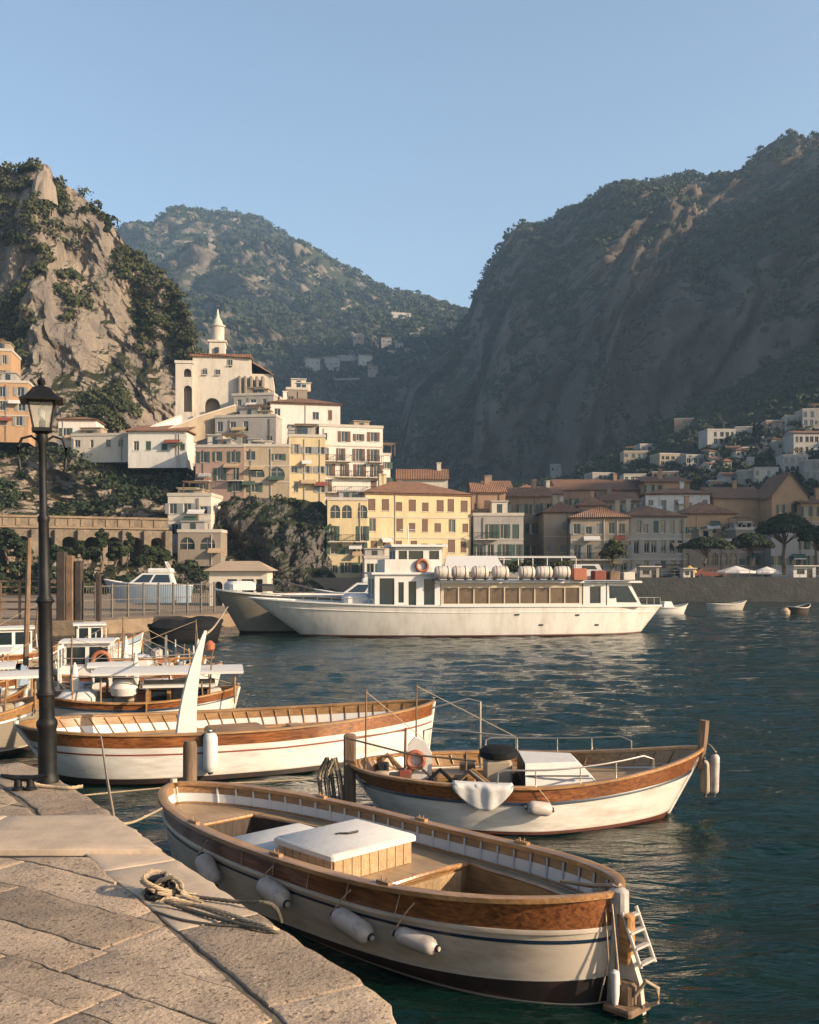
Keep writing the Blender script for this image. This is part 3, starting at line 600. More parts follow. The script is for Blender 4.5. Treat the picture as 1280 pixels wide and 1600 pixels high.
# ---- church
def church():
    D=184
    t=thing('church','pale church with arched buttress and tiled roof crowning the hillside houses','church',(X(352,D),D,Z(655,D)),R(6),None)
    k=D/F; zb=Z(655,D)
    def zz(y): return Z(y,D)-zb
    def xx(p): return (p-352)*k
    mb=MB(); W=xx(392)-xx(302)
    # nave facade wall
    ops=[(xx(345)-xx(302)-.5,xx(345)-xx(302)+.5,zz(585)+6,zz(585)+7.1,False),(xx(318)-xx(302),xx(324)-xx(302),zz(585)+6,zz(585)+7,False),(xx(338)-xx(302),xx(344)-xx(302)-.6,zz(585)+6,zz(585)+7,False),(xx(320)-xx(302),xx(344)-xx(302),zz(650)+6,zz(622)+6,True),(xx(358)-xx(302),xx(362)-xx(302),zz(574)+6,zz(568)+6,False)]
    wall_open(mb,(xx(302),0,-6),1,0,W,zz(553)+6,ops[1:],0,-1,1.4)
    mb.add([(xx(302),0,-6),(xx(302),14,-6),(xx(302),14,zz(553)),(xx(302),0,zz(553))],[(3,2,1,0)])
    mb.add([(xx(392),0,-6),(xx(392),14,-6),(xx(392),14,zz(560)),(xx(392),0,zz(553))],[(0,1,2,3)])
    mb.add([(xx(302),14,-6),(xx(392),14,-6),(xx(392),14,zz(553)),(xx(302),14,zz(553))],[(0,3,2,1)])
    mb.build('nave_wall',M['plaster_cream_white'],t)
    b=MB(); wall_open(b,(xx(277),-1.2,-6),1,0,xx(303)-xx(277),zz(571)+6,[(xx(289)-xx(277),xx(301)-xx(277),zz(592)+6,zz(579)+6,True),(xx(289)-xx(277),xx(302)-xx(277),zz(646)+6,zz(605)+6,True)],0,-1,1.0)
    b.add([(xx(277),-1.2,-6),(xx(277),7,-6),(xx(277),7,zz(571)),(xx(277),-1.2,zz(571))],[(3,2,1,0)]); b.add([(xx(303),-1.2,-6),(xx(303),7,-6),(xx(303),7,zz(571)),(xx(303),-1.2,zz(571))],[(0,1,2,3)])
    b.box(xx(277)-.15,xx(303)+.15,-1.35,7.1,zz(571)+.003,zz(571)+.5); b.build('arcade_wing',M['plaster_cream_white'],t)
    b=MB(); b.box(xx(279),xx(302),0,.2,-6,zz(575)); b.box(xx(305),xx(390),1.5,1.7,-6,zz(558)); b.build('recess_wall',M['plaster_old_stone'],t)
    # choir / apse block stepping down to the right
    c=MB(); wall_open(c,(xx(392),2,-6),1,0,xx(426)-xx(392),zz(580)+6,[],0,-1); c.add([(xx(426),2,-6),(xx(426),14,-6),(xx(426),14,zz(580)),(xx(426),2,zz(580))],[(0,1,2,3)])
    c.box(xx(392)+.01,xx(426)-.01,2.01,13.9,zz(580)-.3,zz(580)-.01); c.build('choir_wall',M['plaster_cream_white'],t)
    for i,p in enumerate((372,381,390,399,408)):
        q=MB(); q.bbox(xx(p),xx(p+5),-1.1,2.6,-6,zz(588),.15); q.build('buttress',M['plaster_old_stone'],t)
    # roof
    r=MB(); e=.5; ym=6.5
    A=[(xx(300)-e,-e,zz(553)),(xx(372),-e,zz(556)),(xx(428),-.2+1,zz(583)),(xx(392),2,zz(562))]
    r.add([(xx(300)-e,-e,zz(553)),(xx(394),-e,zz(560)),(xx(390),ym,zz(549)),(xx(304),ym,zz(544)),(xx(300)-e,14.5,zz(553)),(xx(394),14.5,zz(560))],[(0,1,2,3),(3,2,5,4),(0,3,4),(1,5,2)])
    r.box(xx(300)-.3,xx(393),-.35,14.3,zz(553)-.6,zz(553)-.05)
    r.add([(xx(391),1.5,zz(562)),(xx(428),1.5,zz(583)),(xx(424),ym,zz(572)),(xx(390),ym,zz(551)),(xx(428),14.5,zz(583)),(xx(391),14.5,zz(562))],[(0,1,2,3),(3,2,4,5),(1,4,2)])
    r.build('roof',M['tiles'],t)
    # bell tower
    bt=MB(); x=xx(337); y=5
    bt.bbox(x-1.5,x+1.5,y-1.5,y+1.5,zz(553),zz(528),.1); bt.box(x-1.7,x+1.7,y-1.7,y+1.7,zz(528)+.003,zz(528)+.35)
    bt.lathe([(1.25,0),(1.25,2.6),(1.45,2.7),(1.45,2.95),(1.05,3.0),(.9,3.6),(.35,4.6),(.3,4.9),(.1,6.0)],10,(x,y,zz(528)+.35))
    to=bt.build('bell_tower',M['plaster_cream_white'],t,True)
    q=MB()
    for a in range(4):
        an=a*math.pi/2; dx,dy=math.cos(an),math.sin(an)
        q.box(x+dx*1.5-.35,x+dx*1.5+.35,y+dy*1.5-.35,y+dy*1.5+.35,zz(545),zz(537))
    q.build('belfry_opening',M['glass'],to)
    for (px,py,w_,h_) in((321,586,.9,1.0),(341,586,.9,1.0),(360,571,.9,1.1)): inst(winmesh(w_,h_,False,None),'window',t,(xx(px),-.25,zz(py)))
church()
# stairs / ramp with white parapet rising to the church
def strip_wall(name,label,pts,hgt,thk,m,cat,pier=0):
    t=thing(name,label,cat,(pts[0].x,pts[0].y,pts[0].z)); o=pts[0]; mb=MB()
    for i in range(len(pts)-1):
        a=pts[i]-o; b=pts[i+1]-o; mb.add([(a.x,a.y,a.z-hgt),(b.x,b.y,b.z-hgt),(b.x,b.y,b.z),(a.x,a.y,a.z),(a.x,a.y+thk,a.z-hgt),(b.x,b.y+thk,b.z-hgt),(b.x,b.y+thk,b.z),(a.x,a.y+thk,a.z)],[(0,1,2,3),(3,2,6,7),(5,4,7,6),(1,5,6,2),(4,0,3,7)])
    mb.build('parapet',m,t)
    s=MB()
    for i in range(len(pts)-1):
        a=pts[i]-o; b=pts[i+1]-o
        s.add([(a.x,a.y-.12,a.z+.003),(b.x,b.y-.12,b.z+.003),(b.x,b.y+thk+.1,b.z+.003),(a.x,a.y+thk+.1,a.z+.003),(a.x,a.y-.12,a.z+.25),(b.x,b.y-.12,b.z+.25),(b.x,b.y+thk+.1,b.z+.25),(a.x,a.y+thk+.1,a.z+.25)],[(0,1,5,4),(4,5,6,7),(1,2,6,5),(3,0,4,7),(2,3,7,6)])
    s.build('coping',M['trim'],t); return t
strip_wall('stair_wall','white sloping parapet of the stairs climbing to the church arcade',[W3(203,684,171),W3(245,664,174),W3(283,650,178)],3,1.0,M['plaster_chalk_white'],'wall')
strip_wall('ramp_wall','peach coloured ramp wall rising in front of the church arches',[W3(262,672,170),W3(310,652,173),W3(368,634,176)],4,1.0,M['plaster_beige'],'wall')
# arcaded harbour road along the cliff foot
def viaduct():
    D=128; x0=X(-60,D); x1=X(262,D+12); n=9
    t=thing('viaduct','stone arcaded road with parapet running along the foot of the left cliff','viaduct',(x0,D,.9))
    ln=math.hypot(x1-x0,12); t.rotation_euler=(0,0,math.atan2(12,x1-x0)); Ht=Z(806,D)-.9
    mb=MB(); cw=ln/n; ops=[(cw*i+cw*.16,cw*i+cw*.84,.0,Ht-2.4,True) for i in range(n)]
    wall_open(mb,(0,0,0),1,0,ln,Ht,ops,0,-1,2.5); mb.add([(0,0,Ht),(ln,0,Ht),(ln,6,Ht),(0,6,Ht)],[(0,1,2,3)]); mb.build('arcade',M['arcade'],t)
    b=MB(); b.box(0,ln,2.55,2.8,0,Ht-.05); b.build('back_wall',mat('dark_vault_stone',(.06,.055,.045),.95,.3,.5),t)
    b=MB(); b.box(-.1,ln+.1,-.25,.15,Ht-1.35,Ht-1.1); b.box(-.1,ln+.1,-.2,.2,Ht+.003,Ht+.28)
    for k in range(int(ln/1.6)): b.box(k*1.6,k*1.6+.5,-.12,-.003,Ht-1.05,Ht-.1)
    b.build('parapet',M['pierstone'],t)
    for i in range(n+1):
        q=MB(); q.bbox(cw*i-.5,cw*i+.5,-.6,-.004,0,Ht-1.5,.08); q.build('pier',M['arcade'],t)
M['arcade']=mat('brown_arcade_masonry',(.26,.20,.145),.95,.3,.8,bump=.1,bscale=2,stain=(.10,.085,.06),stain_amt=.8,stain_scale=.35)
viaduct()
# ---- lower town, centre and right
T=[ # x0,x1,yt,yb,D,label,kw
(737,790,768,905,160,'shaded pinkish house immediately right of the yellow building',dict(col='salmon',fl=4,nc=3,roof='gable',sh='closed',shc='shutter_brown')),
(740,818,806,905,152,'pale house with iron balconies in the shade beside the yellow building',dict(col='pale_grey',fl=3,nc=4,balc=(1,2),roof='flat')),
(788,862,775,905,168,'brown house with tall shuttered windows behind the pale balcony house',dict(col='brownish',fl=4,nc=4,roof='gable',balc=(1,),sh='open')),
(850,912,800,905,160,'beige corner house at the left of the long grey hotel',dict(col='beige',fl=3,nc=3,roof='hip',sh='closed',shc='shutter_grey')),
(893,982,808,905,150,'left wing of the grey waterfront hotel with open shutters',dict(col='beige',yaw=-8,fl=3,nc=5,roof='hip',sh='open',shc='shutter_grey',balc=(1,),th=14)),
(975,1072,806,905,153,'right wing of the grey waterfront hotel with glazed verandas',dict(col='pale_grey',yaw=4,fl=3,nc=7,roof='hip',ww=1.4,wh=1.9,sh=None,th=13)),
(870,1010,765,800,200,'long terracotta roofed palazzo above the hotel',dict(col='salmon',fl=1,nc=7,roof='gable',rh=2.6,th=14)),
(905,950,790,830,178,'peach house with a low roof left of the white villa',dict(col='peach',fl=2,nc=3,roof='hip')),
(1010,1108,771,806,186,'white villa with five windows above the grey hotel roof',dict(col='chalk_white',yaw=-6,fl=1,nc=5,roof='hip',rh=1.4,wh=2.0,sh=None)),
(1008,1078,752,775,196,'orange walled house peeping over the white villa',dict(col='peach',fl=1,nc=4,roof='shed')),
(1068,1150,802,842,172,'low peach building with a tiled roof right of the white villa',dict(col='peach',fl=1,nc=4,roof='hip',rh=2.2)),
(1115,1200,778,835,186,'long warm stone monastery wing with a sloping tiled roof',dict(col='peach',fl=1,nc=3,roof='gable',rh=2.6,th=16)),
(1206,1262,775,840,180,'gabled stone church front standing right of the monastery wing',dict(col='peach',fl=2,nc=2,roof='front',rh=4.2,cat='church',name='gabled_church',chim=0)),
(1252,1330,785,840,178,'peach house cut by the right edge beside the gabled church',dict(col='peach',fl=2,nc=4,roof='shed')),
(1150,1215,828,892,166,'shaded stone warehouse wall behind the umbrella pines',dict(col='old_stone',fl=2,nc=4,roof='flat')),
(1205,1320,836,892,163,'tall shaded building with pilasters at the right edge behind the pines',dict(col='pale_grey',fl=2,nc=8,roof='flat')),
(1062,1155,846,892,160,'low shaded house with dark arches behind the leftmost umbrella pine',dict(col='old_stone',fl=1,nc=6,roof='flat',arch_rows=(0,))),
(755,800,762,800,205,'small far house with red roof rising behind the pinkish house',dict(col='beige',fl=2,nc=3,roof='gable')),
(800,850,768,800,215,'far salmon house between two chimneys in the centre of town',dict(col='salmon',fl=2,nc=3,roof='hip')),
(846,880,772,812,190,'narrow cream house filling the gap above the beige corner house',dict(col='cream_white',fl=2,nc=2,roof='gable')),
(940,1000,782,806,184,'squat stone house directly above the hotel left wing',dict(col='old_stone',fl=1,nc=4,roof='gable')),
(620,700,748,790,172,'pale gabled house whose roof shows over the yellow building',dict(col='cream_white',fl=1,nc=3,roof='gable',rh=2.0,th=8)),
]
for a in T:
    kw=dict(a[6]); kw.setdefault('base',3); bld(*a[:6],**kw)
plaster('dull_white_for_shade',(.56,.52,.47))  # chalk white darkened to put shade into the hillside houses' colour
# ---- scattered hillside houses: (x0,x1,yt,yb,D,colour,label)
HS=[(1055,1083,655,672,415,'salmon','lone pinkish house high on the hillside, above all its neighbours'),
(1105,1150,672,695,400,'dull_white_for_shade','wide white house with two window rows below the pinkish hillside house'),
(1150,1175,668,684,410,'pale_grey','small grey house joined to the right of the wide white hillside house'),
(1198,1232,658,676,400,'salmon','orange tinted house among white ones near the upper right hillside'),
(1228,1262,650,672,410,'dull_white_for_shade','tall pale house at the upper right of the hillside'),
(1255,1290,640,668,420,'pale_grey','highest grey house at the right edge of the hillside'),
(1240,1290,676,712,370,'dull_white_for_shade','bright white block at the right edge halfway down the hillside'),
(1215,1250,690,712,380,'pale_grey','grey house leaning against the bright white block'),
(1030,1075,710,728,350,'beige','broad beige terrace house in the middle of the hillside'),
(1072,1100,712,728,345,'pale_grey','small grey house joined to the broad beige terrace house'),
(975,1012,706,728,360,'beige','dim beige house to the left of the terrace house'),
(1000,1030,695,706,380,'pale_grey','tiny grey cottage on the slope over the dim beige house'),
(860,892,726,738,380,'dull_white_for_shade','isolated low white house at the foot of the dark mountain'),
(925,975,740,752,300,'pale_grey','grey row house just behind the long terracotta roof'),
(975,1010,742,754,300,'cream_white','cream row house next to the grey one behind the terracotta roof'),
(1130,1160,742,760,290,'dull_white_for_shade','white house between the slope and the monastery roof'),
(1155,1185,736,758,300,'pale_grey','grey three window house above the monastery roof'),
(1180,1216,732,758,305,'cream_white','cream house left of the pointed church gable'),
(1258,1295,720,752,310,'pale_grey','tall grey house at the right edge above the gabled church'),
(1225,1262,712,740,330,'dull_white_for_shade','white house directly above the church gable'),
(1160,1200,700,712,365,'beige','low beige farmhouse in the green of the right hillside'),
(1108,1130,752,764,285,'salmon','little salmon house over the white villa roof'),
(1020,1060,738,750,310,'salmon','salmon house half hidden behind the orange walled house')]
HX=[]
_r=random.Random(31)
for k in range(120):
    px=_r.uniform(1085,1282); lo=742-(px-1085)*.0; hi=735-(px-1040)*.36; y=_r.uniform(max(648,hi),lo); w0=_r.uniform(11,22)
    if all(abs(px-q[0]-8)+abs(y-q[3])*1.6>20 for q in HX) and all(not(q[0]-6<px<q[1]+6 and q[2]-4<y<q[3]+12) for q in HS): HX.append((px,px+w0,y-_r.uniform(8,13),y,400,_r.choice(['dull_white_for_shade','cream_white','pale_grey','beige']),None))
HC=[(478,500,560,570,760,'dull_white_for_shade','leftmost white house of the far hamlet'),(497,530,558,572,770,'dull_white_for_shade','long white building in the far hamlet'),(528,552,556,568,775,'pale_grey','grey house in the middle of the far hamlet'),(548,566,548,560,790,'dull_white_for_shade','bright white house on the rise of the far hamlet'),(562,582,555,570,780,'cream_white','cream house at the right end of the far hamlet row'),(552,566,522,532,850,'beige','solitary beige house above the far hamlet'),(596,612,528,536,870,'pale_grey','upper grey cottage of the scattered right group'),(618,630,536,544,860,'dull_white_for_shade','small white cottage of the scattered right group'),(632,648,545,553,840,'beige','beige cottage lowest of the scattered right group'),(606,622,548,556,830,'cream_white','cream cottage under the grey one of the scattered right group'),(612,642,489,496,1150,'dull_white_for_shade','pale building high under the skyline notch'),(640,655,520,527,900,'pale_grey','faint grey cottage near the valley side'),(470,486,574,580,730,'pale_grey','low grey house under the leftmost white one'),(575,590,572,579,760,'beige','tiny beige house below the end of the far hamlet row')]
from mathutils.bvhtree import BVHTree
BV={}
def hit(names,px,py):
    best=None; d=Vector((X(px,1),1,(HY-py)/F)).normalized()
    for nm in names:
        if nm not in BV:
            me=bpy.data.objects[nm].data; BV[nm]=BVHTree.FromPolygons([v.co.copy() for v in me.vertices],[tuple(p.vertices) for p in me.polygons])
        r=BV[nm].ray_cast(Vector((0,0,H)),d)
        if r[0] is not None and (best is None or r[3]<best[1]): best=(r[0].y,r[3])
    return best[0] if best else None
for x0,x1,yt,yb,D,c,l in HS:
  D=(hit(['green_hillside','right_mountain'],(x0+x1)/2,yb) or D)-1.5
  bld(x0,x1,yt,yb,D,l,c,yaw=random.Random(x0).uniform(-15,10),th=9,fl=1 if yb-yt<17 else 2,nc=max(2,int((x1-x0)/8)),roof=random.Random(x0).choice(['flat','flat','gable']),rh=1.2,sh=None,wh=1.8,ww=1.5,chim=0,base=5,group='houses scattered on the right hillside')
HX=sorted(HX)[:14]; ORD=['first (leftmost)','second','third','fourth','fifth','sixth','seventh','eighth','ninth','tenth','eleventh','twelfth','thirteenth','fourteenth']
for kx,(x0,x1,yt,yb,D,c,l) in enumerate(HX):
  D=(hit(['green_hillside','right_mountain'],(x0+x1)/2,yb) or D)-1.5
  bld(x0,x1,yt,yb,D,ORD[kx]+' from the left of the tiny houses among the right hillside terraces',c,yaw=_r.uniform(-20,12),th=8,fl=1,nc=max(2,int((x1-x0)/6)),roof=_r.choice(['flat','gable','hip']),rh=1.1,sh=None,wh=1.5,ww=1.1,chim=0,base=5,group='tiny houses on the right hillside terraces')
for x0,x1,yt,yb,D,c,l in HC:
  D=(hit(['centre_mountain','right_mountain'],(x0+x1)/2,yb) or D)-6
  bld(x0,x1,yt,yb,D,l,c,yaw=random.Random(x0).uniform(-10,20),th=9,fl=1,nc=max(2,int((x1-x0)/7)),roof=random.Random(x0).choice(['flat','gable']),rh=1.8,sh=None,wh=2.0,ww=1.8,chim=0,base=6,group='houses of the far hamlet')
# long pale terrace road under the hamlet
Dt=(hit(['centre_mountain','right_mountain'],520,595) or 700)-5
strip_wall('terrace_wall','thin pale terrace wall under the far hamlet',[W3(472,594,Dt),W3(520,592,Dt-3),W3(562,591,Dt-5)],1.2,1,M['plaster_pale_grey'],'wall')
# ---- ruined tower on the left summit
def ruin():
    D=247; t=thing('ruined_tower','broken stone watchtower on the summit of the left cliff','tower',(X(68,D),D,Z(300,D)))
    mb=MB(); h=Z(264,D)-Z(300,D); n=16; rnd=random.Random(2); rg=[]
    for r_,z in((3.2,-3),(2.6,h*.25),(1.9,h*.55),(1.75,h*.8),(1.6,h)): rg.append([( (r_*rnd.uniform(.82,1.12))*math.cos(6.283*k/n),(r_*rnd.uniform(.82,1.12))*math.sin(6.283*k/n),z+(rnd.uniform(-1.3,.5) if z==h else rnd.uniform(-.3,.3))) for k in range(n)])
    mb.add([p for q in rg for p in q],[(a*n+k,a*n+(k+1)%n,(a+1)*n+(k+1)%n,(a+1)*n+k) for a in range(4) for k in range(n)]+[tuple(4*n+k for k in range(n))])
    mb.build('masonry',M['plaster_old_stone'],t)
ruin()
D=255; bld(-25,8,262,285,D,'small stone house on the left summit cut by the picture edge','beige',th=6,fl=1,nc=2,chim=0,sh=None,base=3)
# =================================================================== TREES
def tree(px,ytop,ybase,D,label,kind='round',wpx=60,seed=1,leaf=.3,cat='tree',name='tree',m=None,n=26,group=None,zb=None):
    rnd=random.Random(seed); zb=Z(ybase,D) if zb is None else zb; h=Z(ytop,D)-zb; w_=wpx/F*D
    t=thing(name,label,cat,(X(px,D),D,zb),0,group); mb=MB()
    cb=h*(.5 if kind=='pine' else .35)
    path=[(0,0,-.3),(.05*h*rnd.uniform(-1,1),0,cb*.5),(.06*h*rnd.uniform(-1,1),0,cb),(0,0,h*.85)]
    mb.tube(path,[h*.035,h*.028,h*.022,h*.008],8)
    cs=[];rs=[]
    if kind=='pine': n=60
    for k in range(n):
        a=rnd.uniform(0,6.28); q=math.sqrt(rnd.random())
        if kind=='pine': c=(q*w_*.42*math.cos(a),q*w_*.42*math.sin(a),h*(.66+.20*(1-q*q)+rnd.uniform(-.06,.03))); r=h*rnd.uniform(.13,.19)
        elif kind=='cypress': z=rnd.uniform(.1,.95); c=(rnd.uniform(-.2,.2)*w_*(1-z*.8),rnd.uniform(-.2,.2)*w_*(1-z*.8),h*z); r=w_*.3*(1.05-z*.8)
        else: z=rnd.uniform(-1,1); c=(q*w_*.36*math.cos(a),q*w_*.36*math.sin(a),h*(.66+.25*z*math.sqrt(max(0,1-q*q)))); r=w_*rnd.uniform(.12,.2)
        cs.append(c); rs.append(r)
        if k%4==0 and kind!='cypress': mb.tube([(0,0,cb*.9),(c[0]*.5,c[1]*.5,(cb+c[2])/2),c],[h*.014,h*.009,h*.004],5)
    mb.build('trunk',M['oldwood'],t,True)
    cloudobj('crown',cs,rs,170,leaf,m or LEAF2,t,.62 if kind=='pine' else .9,seed); return t
tree(1103,836,895,138,'flat topped umbrella pine nearest the right end of the ferry','pine',86,1,.32,name='umbrella_pine',group='umbrella pines on the quay')
tree(1172,830,895,140,'low umbrella pine second from the left on the quay','pine',66,2,.32,name='umbrella_pine',group='umbrella pines on the quay')
tree(1226,797,895,144,'tallest umbrella pine standing in front of the gabled church','pine',78,3,.32,name='umbrella_pine',group='umbrella pines on the quay')
tree(1278,818,895,141,'umbrella pine at the right edge of the picture','pine',72,4,.32,name='umbrella_pine',group='umbrella pines on the quay')
tree(957,842,900,136,'small round bright green tree in front of the grey hotel','round',46,5,.26,name='round_tree',m=LEAF1)
tree(44,256,292,251,'wind bent pine on the left summit next to the ruined tower','pine',26,6,.5,name='summit_pine')
tree(169,330,366,254,'dark cypress on the ridge of the left cliff','cypress',16,7,.5,name='cypress')
for i,(px,yt,wd) in enumerate(((158,818,26),(200,826,20),(12,818,40),(128,838,22))):
    tree(px,yt,890,118,['dark cypress bush in front of the arcade','narrow dark shrub beside the arcade pier','dense shrub at the left edge below the viaduct','dark rounded shrub behind the tall timber posts'][i],'round',wd,20+i,.3,name='shrub',cat='shrub',n=18)
for i_,px_ in enumerate((30,95,146,182,236,250)): tree(px_,842+(i_%3)*6,895,112+i_%3,['dark bush against the arcade just left of the lamp shaft','dark bush against the arcade just right of the lamp shaft','bush under the arcade behind the slim dark post','bush hiding the arch nearest the middle of the arcade','bush second from the right end of the arcade','bush at the right end of the arcade next to the arched store'][i_],'round',40,40+i_,.3,name='shrub',cat='shrub',n=18,group='bushes against the arcade')
def hedge(x0,x1,yt,yb,D,label):
    rnd=random.Random(x0); z0=Z(yb,D); z1=Z(yt,D); cs=[(rnd.uniform(X(x0,D),X(x1,D)),D+rnd.uniform(-.6,.6),rnd.uniform(z0+.3,z1-.35)) for _ in range(60)]
    o=cloudobj('hedge',cs,[rnd.uniform(.35,.6) for _ in cs],110,.2,LEAF1,None,.8,x0); tag(o,label,'hedge')
hedge(770,890,874,898,133,'long clipped hedge under the white pergola beam behind the rafts')

# =================================================================== QUAY
QH=2.0
EDGE=[(-5.0,13.05),(-4.6,12.7),(-3.59,11.27),(-2.03,8.79),(-.885,7.08),(-.31,6.2),(-.11,5.84),(-.05,5.5),(-.03,4.2),(-.03,-3)]
POLYQ=EDGE+[(-16,-3),(-16,12.4)]
def qcore():
    mb=MB(); n=len(POLYQ); 
    P=[(x,y) for x,y in POLYQ]
    mb.add([(x,y,-1.5) for x,y in P]+[(x,y,QH-.09) for x,y in P],[tuple(range(n,2*n))]+[((i+1)%n,i,n+i,n+(i+1)%n) for i in range(n)],0)
    return mb.build('quay',[M['quaywall']])
quay=tag(qcore(),kind='structure')
jm=MB(); jm.add([(x*.999-.01,y,QH-.018) for x,y in POLYQ],[tuple(range(len(POLYQ)))]); jm.build('joint_bed',M['joint'],quay)
def clip(poly,a,b):
    """keep the part of poly left of the line a->b"""
    out=[]; n=len(poly)
    def sd_(p): return (b[0]-a[0])*(p[1]-a[1])-(b[1]-a[1])*(p[0]-a[0])
    for i in range(n):
        p,q=poly[i],poly[(i+1)%n]; sp,sq=sd_(p),sd_(q)
        if sp>=0: out.append(p)
        if sp*sq<0: t=sp/(sp-sq); out.append((p[0]+(q[0]-p[0])*t,p[1]+(q[1]-p[1])*t))
    return out
def offs(line,d):
    out=[]
    for i,p in enumerate(line):
        a=line[max(i-1,0)]; b=line[min(i+1,len(line)-1)]; tx,ty=b[0]-a[0],b[1]-a[1]; l=math.hypot(tx,ty); out.append((p[0]+ty/l*d,p[1]-tx/l*d))
    return out
def area(p): return abs(sum(p[i][0]*p[(i+1)%len(p)][1]-p[(i+1)%len(p)][0]*p[i][1] for i in range(len(p))))/2
def stone_mesh(poly,z0,z1,bev,rnd,m):
    """worn slab: subdivided uneven top, rounded arris"""
    cx=sum(p[0] for p in poly)/len(poly); cy=sum(p[1] for p in poly)/len(poly)
    pts=[]
    for i in range(len(poly)):
        a,b=poly[i],poly[(i+1)%len(poly)]; l=math.hypot(b[0]-a[0],b[1]-a[1]); k=max(1,int(l/.09))
        for j in range(k):
            t=j/k; x=a[0]+(b[0]-a[0])*t; y=a[1]+(b[1]-a[1])*t; nn=noise.noise(Vector((x*4,y*4,3)))*.026+noise.noise(Vector((x*17,y*17,3)))*.012
            pts.append((x+nn,y+nn*.7))
    V=[];Fs=[];n=len(pts)
    rings=[(0,z0,0),(0,z1-bev,0),(bev*.5,z1-bev*.35,1),(bev*1.4,z1,1)]
    for d,z,tilt in rings:
        for x,y in pts:
            l=math.hypot(x-cx,y-cy) or 1; V.append((x-(x-cx)/l*d,y-(y-cy)/l*d,z+(noise.noise(Vector((x*2.2,y*2.2,7)))*.012 if tilt else 0)))
    for s_ in(.66,.33):
        for x,y in pts: X_=cx+(x-cx)*s_; Y_=cy+(y-cy)*s_; V.append((X_,Y_,z1+noise.noise(Vector((X_*2.2,Y_*2.2,7)))*.012+noise.noise(Vector((X_*9,Y_*9,1)))*.004))
    V.append((cx,cy,z1+noise.noise(Vector((cx*2.2,cy*2.2,7)))*.012))
    for r in range(5):
        for i in range(n): j=(i+1)%n; Fs.append((r*n+i,r*n+j,(r+1)*n+j,(r+1)*n+i))
    for i in range(n): Fs.append((5*n+i,5*n+(i+1)%n,6*n))
    me=bpy.data.meshes.new('stone'); me.from_pydata(V,[],Fs); me.materials.append(m); me.update()
    me.polygons.foreach_set('use_smooth',[True]*len(me.polygons)); 
    try: me.set_sharp_from_angle(angle=R(45))
    except Exception: pass
    return me
rnd=random.Random(12)
CW=.60; inner=offs(EDGE,CW)   # inner line of the coping
# coping stones
def walk(line):
    d=[0]
    for i in range(1,len(line)): d.append(d[-1]+math.hypot(line[i][0]-line[i-1][0],line[i][1]-line[i-1][1]))
    return d
dd=walk(EDGE); tot=dd[-1]
def at(line,d):
    i=max(0,min(len(dd)-2,int(np.searchsorted(dd,d)-1))); t=(d-dd[i])/(dd[i+1]-dd[i]); return (line[i][0]+(line[i+1][0]-line[i][0])*t,line[i][1]+(line[i+1][1]-line[i][1])*t)
d=0.0
while d<tot-.2:
    e=min(tot,d+rnd.uniform(1.0,1.9)); g=.004; brk=[q for q in dd if d+g<q<e-g]
    ol=[at(EDGE,d+g)]+[at(EDGE,q) for q in brk]+[at(EDGE,e-g)]; il=[at(inner,d+g)]+[at(inner,q) for q in brk]+[at(inner,e-g)]
    poly=[(x-.008,y) for x,y in il]+ol[::-1]
    sm=(1.2<d<4.2)
    inst(stone_mesh(poly,QH-.3,QH+rnd.uniform(-.003,.003),.010,rnd,M['smooth_stone'] if (8.6<ol[0][1]<10.4) else M['stone']),'coping_stone',quay); d=e
def inside(poly,lines):
    for a,b in lines:
        poly=clip(poly,a,b)
        if len(poly)<3: return None
    return poly if area(poly)>.01 else None
lines=[(inner[i+1],inner[i]) for i in range(len(inner)-1)]
lines=[(a,b) for a,b in lines]
# orientation check: quay interior must be kept
def side(a,b,p): return (b[0]-a[0])*(p[1]-a[1])-(b[1]-a[1])*(p[0]-a[0])
lines=[(a,b) if side(a,b,(-10,5))>0 else (b,a) for a,b in lines]
ux,uy=.84,-.545; nx,ny=.545,.84
def slabs(ymin,ymax,row0,row1,rw,xlim):
    r=row0
    while r<row1:
        w_=rw*rnd.uniform(.7,1.35); c=-16+rnd.uniform(0,1)
        while c<8:
            l=rnd.uniform(.7,1.9); g=.003 if rnd.random()<.6 else .007
            q=[(ux*a+nx*b,uy*a+ny*b) for a,b in((c+g,r+g),(c+l-g,r+g),(c+l-g,r+w_-g),(c+g,r+w_-g))]
            c+=l
            if all(p[0]<xlim for p in q) or all(p[1]<ymin for p in q) or all(p[1]>ymax for p in q): continue
            p=inside(q,lines+[((0,ymin),(1,ymin)),((1,ymax),(0,ymax)),((xlim,20),(xlim,-5))])
            if p: inst(stone_mesh(p,QH-.12,QH+rnd.uniform(-.006,.006),.007,rnd,M['stone']),'paving_stone',quay)
        r+=w_
slabs(3.4,8.79,-2.0,9,.40,-5.6)
slabs(10.12,13.0,2,13,.6,-7.5)
ds=MB(); ds.add([(-9,8.80,QH-.014),(-2.10,8.80,QH-.014),(-2.10,8.90,QH-.014),(-9,8.90,QH-.014)],[(0,1,2,3)]); ds.build('painted_shade_strip',mat('painted_shade_black',(.02,.017,.014),.9,.2,5),quay)  # flat dark strip painted in as the line of shade below the slab
# raised smooth slab band with a low step towards the camera
xe=lambda y: np.interp(-y,[-q[1] for q in EDGE],[q[0] for q in EDGE])
xx_=[(-8.2,-5.4),(-5.39,-3.98),(-3.97,None)]
for a,b in xx_:
    q=[(a,8.9),(b if b else xe(8.9)-.05,8.9),(b if b else xe(10.1)-.05,10.1),(a,10.1)]
    inst(stone_mesh(q,QH-.1,QH+.045,.012,rnd,M['smooth_stone']),'smooth_slab',quay)

